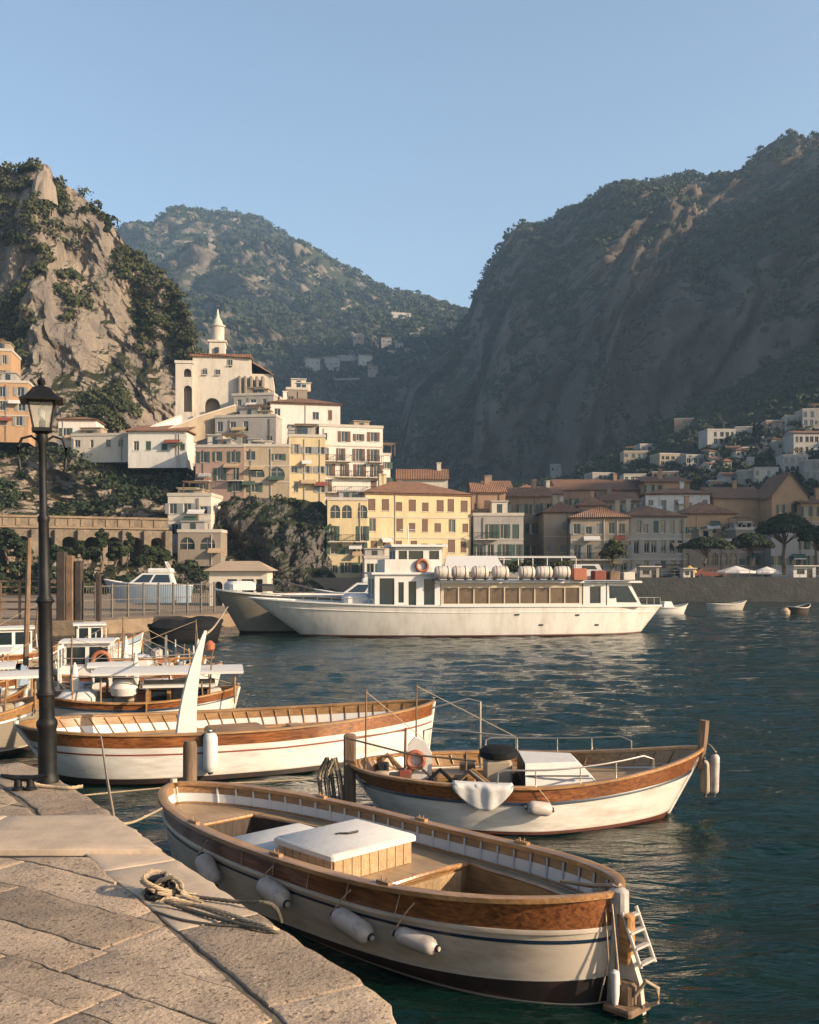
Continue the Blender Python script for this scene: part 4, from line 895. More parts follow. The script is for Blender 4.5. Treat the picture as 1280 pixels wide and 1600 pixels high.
def rope(name,label,pts,r,m=None,cat='rope',sag=0,parent=None,group=None,n=14):
    P=[Vector(p) for p in pts]
    if len(P)==2:
        Q=[]
        for i in range(n+1):
            t=i/n; p=P[0].lerp(P[1],t); p.z-=sag*4*t*(1-t); Q.append(p)
    else:
        Q=[]; 
        for i in range(len(P)-1):
            p0,p1,p2,p3=P[max(i-1,0)],P[i],P[i+1],P[min(i+2,len(P)-1)]
            for k in range(8):
                t=k/8; Q.append(.5*((2*p1)+(-p0+p2)*t+(2*p0-5*p1+4*p2-p3)*t*t+(-p0+3*p1-3*p2+p3)*t**3))
        Q.append(P[-1])
    o=Q[0].copy() if parent is None else Vector((0,0,0)); mb=MB()
    # three twisted strands
    L=0; ph=[0]
    for i in range(1,len(Q)): L+=(Q[i]-Q[i-1]).length; ph.append(L)
    if r>.011:
        S=[]; 
        fine=[]; 
        for i in range(len(Q)-1):
            k=max(1,int((Q[i+1]-Q[i]).length/(r*2.2)))
            for j in range(k): fine.append(Q[i].lerp(Q[i+1],j/k))
        fine.append(Q[-1])
        for s_ in range(3):
            path=[];L=0
            for i,p in enumerate(fine):
                if i: L+=(p-fine[i-1]).length
                t=(fine[min(i+1,len(fine)-1)]-fine[max(i-1,0)]).normalized(); a=t.cross(Vector((0,0,1)));
                if a.length<.05: a=Vector((1,0,0))
                a.normalize(); b=a.cross(t); q=L/(r*9)*2*math.pi+s_*2.094
                path.append(p-o+(a*math.cos(q)+b*math.sin(q))*r*.5)
            mb.tube(path,r*.56,5)
    else: mb.tube([p-o for p in Q],r,6)
    ob=mb.build(name,m or M['rope'],parent,True)
    if parent is None: ob.location=o; tag(ob,label,cat,group)
    return ob
def G(px,py,dz=0): 
    p=W2(px,py,QH+dz); return p
# knot / bollard of rope on the quay
def knot():
    c=G(250,1402); t=thing('mooring_bollard','squat iron bollard smothered in pale knotted rope on the quay edge','bollard',(c.x,c.y,QH))
    b=MB(); b.lathe([(.13,-.02),(.13,.03),(.07,.06),(.06,.13),(.09,.16),(.09,.18),(.05,.19)],14); b.build('bollard',M['black'],t,True)
    rnd=random.Random(4)
    for k in range(9):
        zc=.03+.016*k; rr_=.10+.035*math.sin(k*2.1); ph=rnd.uniform(0,6.28); tx=rnd.uniform(-.55,.55)
        pts=[(rr_*math.cos(a+ph)*(1+.15*math.sin(3*a)),rr_*math.sin(a+ph),zc+tx*.15*math.sin(a)+.01*math.sin(2*a+k)) for a in np.linspace(0,6.1,14)]
        rope('rope_turn',None,pts,.019,M['rope'] if k%3 else M['rope_dark'],parent=t)
    for k in range(3):
        a=rnd.uniform(-.5,.5); pts=[(.05,.0,.2),(.14+.03*k,-.05*k,.16),(.22,-.06-.03*k,.06),(.30+.05*k,-.10*k,.022)]
        rope('rope_turn',None,pts,.017,M['rope'],parent=t)
knot(); bpy.data.objects['mooring_bollard'].scale=(.9,.9,.85)
E0=G(440,1452)
rope('mooring_rope','upper mooring rope running from the bollard over the quay edge to the varnished boat',[G(262,1390,.07),G(300,1400,.03),G(345,1406,.03),G(372,1409,.03),G(400,1420,.03)+Vector((0.1,0.1,0)),W3(440,1440,8.3)],.016,M['rope_dark'])
rope('mooring_rope','middle pale mooring rope lying in a loose curve across the coping stones',[G(265,1403,.06),G(300,1412,.022),G(340,1422,.022),G(385,1438,.022),G(425,1450,.022),W3(452,1466,7.15)],.019,M['rope'])
rope('mooring_rope','lower mooring rope nearest the camera with a dark shadow along it',[G(258,1408,.05),G(290,1420,.022),G(330,1432,.022),G(375,1444,.022),G(425,1455,.022),W3(447,1474,7.0)],.017,M['rope_dark'])
rope('ground_line','thin dark line lying on the paving below the mooring ropes',[G(242,1424,.012),G(280,1436,.012),G(330,1444,.012),G(385,1448,.012),G(430,1452,.012)],.009,M['rope_dark'])
def ring():
    c=G(38,1234); t=thing('mooring_cleat','rusty horn cleat with a short rope end on the quay beside the lamp post','cleat',(c.x,c.y,QH))
    b=MB(); b.lathe([(.07,-.01),(.07,.02),(.045,.04),(.04,.12)],10,(-.07,0,0)); b.lathe([(.07,-.01),(.07,.02),(.045,.04),(.04,.12)],10,(.07,0,0)); b.tube([(-.26,0,.16),(-.1,0,.13),(.1,0,.13),(.26,0,.16)],[.02,.035,.035,.02],8); b.build('horns',M['black'],t,True)
    rope('rope_end',None,[(.0,0,.13),(.12,.05,.05),(.3,.05,.02),(.5,.0,.02),(.62,.1,.02)],.02,M['rope'],parent=t)
ring()

# =================================================================== STREET LAMP
def lamp():
    D=11.87; t=thing('street_lamp','tall black iron street lamp with a glazed lantern at the corner of the quay','street lamp',(X(75,D),D,QH))
    h=Z(675,D)-QH
    b=MB(); b.lathe([(.125,0),(.125,.04),(.110,.07),(.106,.12),(.106,.62),(.12,.66),(.12,.70),(.095,.74)],20); b.build('base',M['black'],t,True)
    s=MB(); s.lathe([(.088,.74),(.086,.95),(.104,1.0),(.104,1.05),(.084,1.09),(.076,2.05),(.090,2.08),(.090,2.13),(.068,2.16),(.058,3.0),(.068,3.03),(.068,3.07),(.046,3.10),(.043,h-.15),(.07,h-.10),(.06,h-.03),(.11,h)],18); s.build('shaft',M['black'],t,True)
    for z in(1.02,2.1): 
        q=MB(); q.torus((0,0,z),.10 if z<2 else .09,.018,'z',18,8); q.build('collar',M['black'],t,True)
    # scroll brackets
    for sg in(-1,1):
        q=MB(); q.tube([(0,0,h-.14),(sg*.12,0,h-.05),(sg*.22,0,h-.08),(sg*.26,0,h-.18),(sg*.255,0,h-.34),(sg*.24,0,h-.46),(sg*.20,0,h-.42)],[.014,.014,.016,.02,.026,.018,.01],8); q.build('scroll_bracket',M['black'],t,True)
    ln=MB(); z0=h; z1=Z(628,D)-QH; r0,r1=.09,.145
    ln.box(-r0-.02,r0+.02,-r0-.02,r0+.02,z0,z0+.04); ln.box(-r1-.01,r1+.01,-r1-.01,r1+.01,z1-.02,z1)
    for a in((-1,-1),(1,-1),(1,1),(-1,1)): ln.tube([(a[0]*r0,a[1]*r0,z0+.02),(a[0]*r1,a[1]*r1,z1)],.011,6)
    lo=ln.build('lantern_frame',M['black'],t)
    for k in range(4):
        an=k*math.pi/2; c,s_=math.cos(an),math.sin(an); g=MB()
        f=lambda x,y,z:(x*c-y*s_,x*s_+y*c,z)
        g.add([f(-r0+.012,-r0,z0+.045),f(r0-.012,-r0,z0+.045),f(r1-.012,-r1+.003,z1-.025),f(-r1+.012,-r1+.003,z1-.025)],[(0,1,2,3)]); g.build('glass_pane',M['lampglass'],lo)
    g=MB(); g.lathe([(.035,z0+.04),(.04,z0+.12),(.02,z0+.14)],10); g.build('lamp_holder',M['black'],lo,True); g=MB(); g.lathe([(.015,z0+.14),(.045,z0+.20),(.04,z0+.27),(.01,z0+.30)],12); g.build('bulb',M['white'],lo,True)
    r=MB(); e=.235
    def sq(hw,z): return [(-hw,-hw,z),(hw,-hw,z),(hw,hw,z),(-hw,hw,z)]
    P=[]; 
    for hw,z in((e,z1-.005),(e+.005,z1+.012),(.17,z1+.05),(.115,z1+.12),(.09,z1+.155),(.05,z1+.17)): P+=sq(hw,z)
    fs=[(3,2,1,0)]; 
    for k in range(5):
        for i in range(4): j=(i+1)%4; fs.append((k*4+i,k*4+j,k*4+4+j,k*4+4+i))
    fs.append((20,21,22,23)); r.add(P,fs); r.build('lantern_roof',M['black'],t)
    q=MB(); q.lathe([(.05,z1+.165),(.03,z1+.19),(.045,z1+.215),(.05,z1+.24),(.03,z1+.265),(.012,z1+.28),(.008,z1+.32)],12); q.build('finial',M['black'],t,True)
    t.rotation_euler=(R(0),R(-.9),R(18))
lamp()

# =================================================================== BOATS
class Hull:
    def __init__(s,ax,ay,bx,by,b,pa,pb,za,zm,zb,wb,la,lb,q=.62):
        s.A=Vector((ax,ay,0)); s.d=Vector((bx-ax,by-ay,0)); s.L=s.d.length; s.ang=math.atan2(s.d.y,s.d.x); s.b=b;s.pa=pa;s.pb=pb;s.z=(za,zm,zb);s.wb=wb;s.la=la;s.lb=lb;s.q=q
    def hb(s,t):
        e=s.pa if t<.5 else s.pb; return s.b*max(0,1-abs(2*t-1)**e)**s.q
    def zg(s,t): k=2*t-1; return s.z[1]+((s.z[0] if k<0 else s.z[2])-s.z[1])*k*k
    def pt(s,t,side,f,off=0,dz=0):
        """local point at station t, height fraction f of the sheer, offset outwards"""
        g=1-f if f<1 else 0
        x=(s.la*g+t*(1-(s.la+s.lb)*g))*s.L
        bb=s.hb(t); w_=s.wb+(1-s.wb)*max(0,min(1,f))**.8
        if f<0: w_=s.wb*(1+f*1.2)
        h=bb*w_
        y=max(0,h+off) if off<0 else h+off
        if off>0 and bb<off*4: x+=(-off if t<.5 else off)*(1-bb/(off*4)); y=h+off*min(1,bb/(off*4)+.0)
        if off<0 and bb<=-off*1.0+.001: x+=(1 if t<.5 else -1)*(-off)
        return Vector((x,side*y,s.zg(t)*f+dz))
    def world(s,p): return s.A+Matrix.Rotation(s.ang,3,'Z')@Vector(p)
    def local(s,p): return Matrix.Rotation(-s.ang,3,'Z')@(Vector(p)-s.A)
TS=[(1-math.cos(math.pi*i/64))/2 for i in range(65)]
def strip(hu,f0,f1,rows=3,off=0,t0=0,t1=1,mb=None,mi=0,inward=False,ts=None):
    mb=mb or MB(); ts=[t for t in (ts or TS) if t0-1e-6<=t<=t1+1e-6]
    F0=f0 if callable(f0) else (lambda t:f0); F1=f1 if callable(f1) else (lambda t:f1)
    for sd_ in(-1,1):
        vs=[]
        for j in range(rows+1):
            for t in ts: vs.append(hu.pt(t,sd_,F0(t)+(F1(t)-F0(t))*j/rows,off))
        n=len(ts); fs=[]
        for j in range(rows):
            for i in range(n-1):
                q=(j*n+i,j*n+i+1,(j+1)*n+i+1,(j+1)*n+i); fs.append(q if (sd_<0)!=inward else q[::-1])
        mb.add(vs,fs,mi)
    return mb
def band(hu,f,w_out,w_in,th,t0=0,t1=1,dz=0,mb=None):
    """rail of rectangular section following the sheer at fraction f"""
    mb=mb or MB(); ts=[t for t in TS if t0<=t<=t1]; n=len(ts)
    for sd_ in(-1,1):
        vs=[]
        for t in ts:
            a=hu.pt(t,sd_,f,w_out,dz); b=hu.pt(t,sd_,f,-w_in,dz)
            vs+=[a+Vector((0,0,-th*.5)),a+Vector((0,0,th*.35)),a.lerp(b,.15)+Vector((0,0,th*.5)),a.lerp(b,.85)+Vector((0,0,th*.5)),b+Vector((0,0,th*.35)),b+Vector((0,0,-th*.5))]
        fs=[]
        for i in range(n-1):
            for k in range(6):
                q=(i*6+k,i*6+(k+1)%6,(i+1)*6+(k+1)%6,(i+1)*6+k); fs.append(q if sd_>0 else q[::-1])
        mb.add(vs,fs)
    return mb
def deck(hu,f,off,holes,m,parent,name='deck',camber=.03,nl=10):
    """deck sheet with openings: holes=[(t0,t1,margin)]"""
    mb=MB(); ts=sorted(set(TS+[h for q in holes for h in q[:2]]))
    for i in range(len(ts)-1):
        a,b=ts[i],ts[i+1]; tm=(a+b)/2; hole=[q for q in holes if q[0]<tm<q[1]]
        A=[hu.pt(a,-1,f,-off),hu.pt(a,1,f,-off)]; B=[hu.pt(b,-1,f,-off),hu.pt(b,1,f,-off)]
        if hole:
            mg=hole[0][2]
            ca=max(.02,A[1].y-mg); cb=max(.02,B[1].y-mg)
            for s_ in(0,1):
                sg=-1 if s_==0 else 1
                q=[A[s_],B[s_],Vector((B[s_].x,sg*cb,B[s_].z+camber*.3)),Vector((A[s_].x,sg*ca,A[s_].z+camber*.3))]
                mb.add(q,[(0,1,2,3) if sg<0 else (3,2,1,0)])
        else:
            for k in range(nl):
                u0,u1=k/nl,(k+1)/nl; c0=camber*(1-(2*u0-1)**2); c1=camber*(1-(2*u1-1)**2)
                mb.add([A[0].lerp(A[1],u0)+Vector((0,0,c0)),B[0].lerp(B[1],u0)+Vector((0,0,c0)),B[0].lerp(B[1],u1)+Vector((0,0,c1)),A[0].lerp(A[1],u1)+Vector((0,0,c1))],[(0,1,2,3)])
    return mb.build(name,m,parent,True)
def well(hu,t0,t1,f,off,mg,zf,m,mfl,parent,coam=.05):
    """cockpit: side linings, end bulkheads, floor and a coaming"""
    ts=[t0]+[t for t in TS if t0<t<t1]+[t1]; P={}
    for sg in(-1,1): P[sg]=[Vector((hu.pt(t,1,f,-off).x,sg*max(.02,hu.pt(t,1,f,-off).y-mg),hu.pt(t,1,f).z)) for t in ts]
    mb=MB(); n=len(ts)
    for sg in(-1,1):
        mb.add(P[sg]+[Vector((p.x,p.y*.93,zf)) for p in P[sg]],[(i,i+1,n+i+1,n+i) if sg>0 else (n+i,n+i+1,i+1,i) for i in range(n-1)])
    for e in(0,-1):
        a,b=P[-1][e],P[1][e]; mb.add([(a.x,a.y,zf),(b.x,b.y,zf),(b.x,b.y,b.z+.03),(a.x,a.y,a.z+.03)],[(0,1,2,3)])
    mb.build('cockpit_lining',m,parent)
    fl=MB(); fl.add([Vector((p.x,p.y*.93,zf)) for p in P[-1]]+[Vector((p.x,p.y*.93,zf)) for p in P[1]],[(i,i+1,n+i+1,n+i) for i in range(n-1)]); fl.build('cockpit_floor',mfl,parent)
    c=MB(); loop=P[-1]+P[1][::-1]; loop=[p+Vector((0,0,.02)) for p in loop]+[P[-1][0]+Vector((0,0,.02))]
    c.tube(loop,coam*.55,6); c.build('coaming',M['cap'],parent,True)
def gozzo(hu,name,label,top='paint_white',boot='boot',bootf=.12,walef=.70,band_m='varnish',cap_m='cap',deckf=.66,holes=(),line=None,linef=.62,strake='paint_white',inner_white=(.70,.84),ribs=24,deck_m='deck',group=None,wellf=.12,keelline=False,rib_m='inwood',capw=(.05,.08),capth=.05):
    t=thing(name,label,'boat',hu.A,hu.ang,group)
    bf=bootf if callable(bootf) else (lambda q:bootf)
    mb=strip(hu,-.45,0,3); strip(hu,0,bf,2,mb=mb); mb.build('bottom',M[boot],t,True)
    strip(hu,bf,walef,6).build('hull',M[top],t,True)
    strip(hu,walef,1.0,3).build('bulwark',M[band_m],t,True)
    strip(hu,lambda q:bf(q)-.012,lambda q:bf(q)+.012,1,off=.006).build('waterline_stripe',M['trim'],t,True)
    if strake: band(hu,walef,.028,.0,.045).build('rubbing_strake',M[strake],t,True)
    if line: strip(hu,linef-.018,linef+.018,1,off=.005).build('pinstripe',M[line],t,True)
    band(hu,1.0,capw[0],capw[1],capth,dz=.02).build('cap_rail',M[cap_m],t,True)
    iw0,iw1=inner_white
    strip(hu,iw1,1.0,2,off=-.05,inward=True).build('inner_bulwark',M['inwood'],t,True)
    strip(hu,deckf-.02,iw1,2,off=-.055,inward=True).build('inner_panel',M['white'],t,True)
    band(hu,iw0,-.05,.085,.03).build('inner_stringer',M['inwood'],t,True)
    for i in range(ribs):
        q=.06+.88*i/(ribs-1)
        for sd_ in(-1,1):
            a=hu.pt(q,sd_,iw0,-.065); b=hu.pt(q,sd_,.97,-.065); r_=MB(); r_.tube([a,b],.016,4); r_.build('rib',M[rib_m],t)
    if keelline: strip(hu,-.035,.015,1,off=.02).build('keel_batten',M['trim'],t,True)
    deck(hu,deckf,.06,[(h[0],h[1],h[2]) for h in holes],M[deck_m],t)
    for h in holes: well(hu,h[0],h[1],deckf,.06,h[2],wellf,M['inwood'] if len(h)<4 else M['darkwood'],M['deck'] if len(h)<4 else M['darkwood'],t)  # holes with a fourth value: shade inside put into a dark lining colour
    # stem and stern posts
    for e,k in((0,-1),(1,1)):
        p=[hu.pt(e,1,f) for f in(-.35,0,.25,.5,.75,1.0)]; q=MB(); q.tube([Vector((a.x+k*.015,0,a.z)) for a in p]+[Vector((p[-1].x+k*.02,0,p[-1].z+.10))],[.05,.05,.05,.05,.055,.06,.055],8); q.build('stem',M[top],t,True)
    return t
def nearside(hu,px,f,off=0):
    C=[]
    for sd_ in(-1,1):
        for i in range(401):
            q=i/400; p=hu.world(hu.pt(q,sd_,f,off)); C.append((abs(CX+F*p.x/p.y-px),p.y,q,sd_,p))
    m=min(c[0] for c in C); c=min((c for c in C if c[0]<m+3),key=lambda c:c[1]); return c[4],c[2],c[3]
def cushion_box(mb,x0,x1,y0,y1,z0,z1,b=.03): mb.bbox(x0,x1,y0,y1,z0,z1,b)
def fender(c,axis,ln,r,label,m='fender',top=None,group=None):
    """plastic fender; axis = direction of its length"""
    a=Vector(axis).normalized(); t=thing('fender',label,'fender',c,0,group)
    t.rotation_euler=a.to_track_quat('Z','Y').to_euler(); h=ln/2
    b=MB(); b.lathe([(r*.25,-h-.05),(r*.3,-h-.01),(r*.75,-h+.02),(r*.97,-h+r*.6),(r,-h+r),(r,h-r),(r*.97,h-r*.6),(r*.75,h-.02),(r*.3,h+.01),(r*.22,h+.06)],18); b.build('body',M[m],t,True)
    for s_ in(-1,1):
        q=MB(); q.lathe([(r*.36,0),(r*.36,.035)],10,(0,0,s_*(h+.02)-.0175)); q.build('end_eye',M['rubber'],t,True)
    if top is not None:
        ti=Matrix.Rotation(0,4,'Z'); q=t.rotation_euler.to_matrix().inverted(); tp=q@(Vector(top)-Vector(c))
        rope('lanyard',None,[(0,0,h+.04),tuple(tp)],.009,M['rope'],parent=t,sag=-.02)
    return t
# ---------------- boat 1: the varnished boat in front
h1=Hull(-3.852,16.772,2.129,10.549,1.278,2.302,3.257,.92,.88,1.124,.883,.025,.01)
b1=gozzo(h1,'wooden_gozzo','cream wooden boat with varnished bulwark and white cushioned box, nearest the camera','paint_cream',bootf=lambda t:.06+.20*t**3,walef=.70,holes=[(.17,.335,.38,1),(.655,.915,.20)],line='navy',linef=.60,strake='paint_cream',ribs=26,inner_white=(.70,.86),capw=(.06,.10),capth=.06,keelline=True,rib_m='white')
def boat1():
    t=b1; zd=.60
    c=MB(); c.bbox(2.95,3.95,-.98,.28,zd,.80,.04); c.build('sun_cushion',M['canvas'],t,True)
    b=MB(); b.box(3.98,5.08,-.84,.48,zd+.01,.90); b.build('engine_box',M['deck'],t)
    for k in range(9):   # tongue-and-groove boards of the box front
        q=MB(); y=-.84+1.32/9*k; q.box(5.083,5.10,y+.006,y+1.32/9-.006,zd+.02,.895); q.build('board',M['deck'],t)
    for k in range(7):
        q=MB(); x=3.98+1.1/7*k; q.box(x+.006,x+1.1/7-.006,-.857,-.843,zd+.02,.895); q.build('board',M['deck'],t)
    q=MB(); q.bbox(3.93,5.14,-.90,.54,.903,.985,.025); q.build('white_lid',M['canvas'],t,True)
    q=MB(); q.tube([(4.42,-.20,.992),(4.52,-.12,.998),(4.56,.02,1.01)],.016,6); q.box(4.40,4.44,-.24,-.18,.987,1.0); q.build('lid_latch',M['rubber'],t)
    # curved deck beam at the front of the cockpit
    q=MB(); xs=h1.pt(.655,1,.66).x; w_=h1.pt(.655,1,.66).y-.40
    q.tube([(xs+.02+.10*(1-(y/w_)**2),y,.63+.07*(1-(y/w_)**2)) for y in np.linspace(-w_,w_,13)],.035,8); q.build('deck_beam',M['cap'],t,True)
    q=MB(); q.box(xs+.5,xs+.85,-w_+.1,w_-.1,.34,.38); q.build('thwart',M['inwood'],t)
    for y in np.linspace(-w_+.1,w_-.1,12):
        q=MB(); q.box(xs+.03,xs+.045,y-.07,y+.065,.14,.58); q.build('bulkhead_board',M['deck'],t)
    # oarlocks and cleats on the cap
    for tt in(.28,.52,.74):
        for sd_ in(-1,1):
            p=h1.pt(tt,sd_,1.0,-.02,.05); q=MB(); q.box(p.x-.10,p.x+.10,p.y-.035,p.y+.035,p.z-.005,p.z+.03); q.tube([(p.x-.03,p.y,p.z+.02),(p.x-.04,p.y,p.z+.07)],.008,6); q.tube([(p.x+.03,p.y,p.z+.02),(p.x+.04,p.y,p.z+.07)],.008,6); q.build('rowlock',M['cap'],t,True)
    # lashing battens on the outside of the wooden bulwark
    for tt in(.44,.52,.60,.68,.77):
        a=h1.pt(tt,-1,1.0,.012); b=h1.pt(tt-.012,-1,.71,.02); q=MB(); q.tube([a,b],.007,5); q.build('bulwark_lashing',M['rope'],t)
    L=h1.L
    q=MB(); q.bbox(L-.06,L+.13,-.07,.07,.95,1.20,.03); q.build('stern_head',M['fender'],t,True); q=MB(); q.bbox(L-.22,L-.07,-.12,.12,1.02,1.16,.03); q.build('stern_knee',M['oldwood'],t,True)
    q=MB(); q.bbox(L+.06,L+.20,-.06,.06,.45,.96,.02); q.build('rudder_head',M['cap'],t,True)
    q=MB(); q.add([(L+.02,-.03,-.3),(L+.38,-.03,-.3),(L+.30,-.03,.30),(L+.10,-.03,.80),(L+.02,-.03,.80),(L+.02,.03,-.3),(L+.38,.03,-.3),(L+.30,.03,.30),(L+.10,.03,.80),(L+.02,.03,.80)],[(4,3,2,1,0),(5,6,7,8,9),(0,1,6,5),(1,2,7,6),(2,3,8,7),(3,4,9,8),(4,0,5,9)]); q.build('rudder',M['paint_cream'],t)
    q=MB(); q.tube([(L+.05,0,1.22),(L-.35,.02,1.13),(L-.75,.05,1.08)],[.03,.025,.02],8); q.build('tiller',M['inwood'],t,True)
    # white boarding ladder
    la=MB(); lx=L+.16
    for y in(-.17,.17): la.tube([(lx-.06,y*.75+.08,.98),(lx+.17,y*.75+.08,.46)],.020,6)
    for k in range(4):
        f_=.12+.27*k; la.box(lx-.06+.23*f_-.025,lx-.06+.23*f_+.03,-.05,.21,.98-.52*f_-.012,.98-.52*f_+.012)
    la.build('boarding_ladder',M['fender'],t)
    q=MB(); q.bbox(L+.02,L+.36,-.28,.10,.03,.09,.02); q.bbox(L+.10,L+.28,-.16,.02,.093,.30,.03); q.build('swim_step',M['oldwood'],t)
    q=MB(); q.tube([(L+.30,-.1,.2),(L+.40,-.06,.36),(L+.5,0,.30),(L+.5,0,.16),(L+.38,-.05,.1)],.022,6); q.build('towing_ring',M['rope'],t,True)
    q=MB(); q.lathe([(.03,.1),(.045,.2),(.045,.42),(.02,.44)],10,(L+.14,-.22,0)); q.build('stern_float',M['white'],t,True)
    q=MB(); q.tube([(L-.05,-.12,1.0),(L+.02,-.16,.5),(L-.08,-.18,.05)],.010,5); q.tube([(L+.02,-.10,1.05),(L+.18,-.20,.3)],.010,5); q.build('stern_lines',M['rope'],t)
boat1()
def hang_fender(hu,px,f,ln,r,label,tilt=0,grp='white fenders hanging on the varnished boat',m='fender',vertical=False):
    p,q,sd_=nearside(hu,px,f,r+.02); top=hu.world(hu.pt(q,sd_,.98,.06))
    p2=hu.world(hu.pt(min(1,q+.03),sd_,f,r+.02)); ax=(p2-p).normalized()
    ax=Vector((ax.x,ax.y,tilt)) if not vertical else Vector((.04,.0,1))
    return fender(p,-ax,ln,r,label,m,top if vertical else (p-(-ax).normalized()*(-ln/2)*1.0).lerp(top,.85),grp)
hang_fender(h1,322,.50,.46,.135,'fender on the blunt bow of the varnished boat, partly behind the quay edge',-.9)
hang_fender(h1,425,.58,.50,.135,'fat scuffed fender second from the bow of the varnished boat',-.25)
hang_fender(h1,547,.50,.56,.125,'long scuffed fender third from the bow of the varnished boat',-.22)
hang_fender(h1,648,.50,.50,.10,'thinnest, cleanest fender below the open cockpit of the varnished boat',-.10)
rope('bow_line','pale bow line from the quay edge up to the blunt bow of the varnished boat',[W2(178,1287,QH+.02),W3(205,1285,10.8),W3(235,1272,13),W3(262,1258,16.6)],.016)
# ---------------- boat 2
h2=Hull(-1.089,18.837,5.357,18.766,1.7,2.25,1.3,.847,.777,1.155,.97,.095,.099)
b2=gozzo(h2,'wooden_gozzo','white wooden boat with blue waterband, steel rails and white cabin top, right of centre','paint_white',boot='boot_red',bootf=.08,walef=.68,holes=[(.18,.52,.42,1)],strake='navy',ribs=20,inner_white=(.72,.74),cap_m='cap')
def lp(hu,px,py,D): return hu.local(W3(px,py,D))
def boat2():
    t=b2; L=h2.L
    q=MB(); q.bbox(-.12,.10,-.09,.09,.15,1.42,.03); q.build('stern_post',M['oldwood'],t)
    q=MB(); q.tube([(L-.05,0,.8),(L+.02,0,1.3),(L+.05,0,1.68)],[.07,.085,.09],8); q.build('prow_post',M['oldwood'],t,True)
    # white cabin top
    x0=3.15; 
    q=MB(); q.add([(x0,-.72,.58),(x0+1.35,-.55,.58),(x0+1.35,.55,.58),(x0,.72,.58),(x0,-.62,1.0),(x0+.95,-.42,1.0),(x0+.95,.42,1.0),(x0,.62,1.0)],[(0,3,2,1),(4,5,6,7),(0,1,5,4),(1,2,6,5),(2,3,7,6),(3,0,4,7)]); q.build('cabin_top',M['canvas'],t)
    q=MB(); q.box(x0+.02,x0+1.12,-.685,-.655,.78,.80); q.box(x0-.03,x0-.003,-.6,.6,.6,.98); q.build('cabin_trim',M['rubber'],t)
    # engine / helm box with black cover
    q=MB(); q.bbox(2.45,2.95,-.35,.2,.35,1.0,.05); q.build('helm_box',M['beigepaint'],t)
    q=MB(); q.lathe([(.30,0),(.36,.03),(.36,.13),(.26,.20)],12,(2.72,-.05,1.0)); q.build('helm_cover',M['tarp'],t,True)
    q=MB(); q.bbox(1.55,2.3,-.3,.35,.3,.72,.04); q.build('engine_casing',M['inwood'],t)
    # steel rails
    def rail(pts,r=.016,nm='guard_rail'):
        q=MB(); q.tube(pts,r,6); q.build(nm,M['railsteel'],t,True)
    z=lambda tt:h2.zg(tt)
    for sg in(-1,1):
        top=[]
        for tt in np.linspace(.42,.80,8): p=h2.pt(tt,sg,1.0,-.06); top.append((p.x,p.y,p.z+.30))
        pe=h2.pt(.83,sg,1.0,-.06); ps=h2.pt(.40,sg,1.0,-.06)
        rail([(ps.x,ps.y,ps.z)]+[(ps.x+.02,ps.y,ps.z+.26)]+top+[(pe.x,pe.y,pe.z+.2),(pe.x,pe.y,pe.z)])
        for tt in(.50,.62,.72): p=h2.pt(tt,sg,1.0,-.06); rail([(p.x,p.y,p.z),(p.x,p.y,p.z+.30)],.012,'stanchion')
    rail([(1.35,.2,.55),(1.35,.2,1.45),(1.5,.15,1.5),(3.05,.1,1.36),(3.05,.1,.9)],.017,'canopy_bar')
    rail([(2.42,.5,.7),(2.42,.5,1.95),(2.2,.5,2.0),(1.5,.55,1.82)],.02,'canopy_bar')
    # masts and poles
    for x,y,h,r in((.28,-.1,2.25,.022),(1.2,.4,2.3,.022),(1.0,-.1,1.55,.035),(2.1,-.3,1.15,.03)):
        q=MB(); q.tube([(x,y,.45),(x+.02,y,h)],[r,r*.7],6); q.build('pole',M['oldwood'],t,True)
    q=MB(); q.tube([(-.05,-.45,1.42),(1.15,-.35,1.1),(2.3,-.3,.98)],.018,6); q.build('boat_hook',M['darkwood'],t,True)
    # white seat back with round ring, pale ventilator
    q=MB(); q.add([(1.05,-.02,.5),(1.5,-.02,.5),(1.5,-.02,1.05),(1.38,-.02,1.28),(1.18,-.02,1.36),(1.05,-.02,1.2),(1.05,.1,.5),(1.5,.1,.5),(1.5,.1,1.05),(1.38,.1,1.28),(1.18,.1,1.36),(1.05,.1,1.2)],[(0,1,2,3,4,5),(11,10,9,8,7,6),(0,6,7,1),(1,7,8,2),(2,8,9,3),(3,9,10,4),(4,10,11,5),(5,11,6,0)]); q.build('pulpit_board',M['canvas'],t)
    q=MB(); q.torus((1.2,-.08,.95),.15,.045,'y',20,8); q.build('lifebuoy_ring',M['orange'],t,True)
    for i,(x,y,s_,m_) in enumerate(((.55,-.3,.16,'canvas'),(.8,.25,.18,'rope'),(.62,.45,.14,'fender'),(1.6,-.5,.13,'tarp'),(1.95,.5,.16,'redbrown'),(.4,.1,.15,'rope_dark'))):
        q=MB(); q.lathe([(s_*.6,0),(s_,s_*.4),(s_*.95,s_*.9),(s_*.5,s_*1.35),(s_*.1,s_*1.4)],9,(x,y,.42)); q.build('gear_bag',M[m_],t,True)
    rg_=random.Random(9)
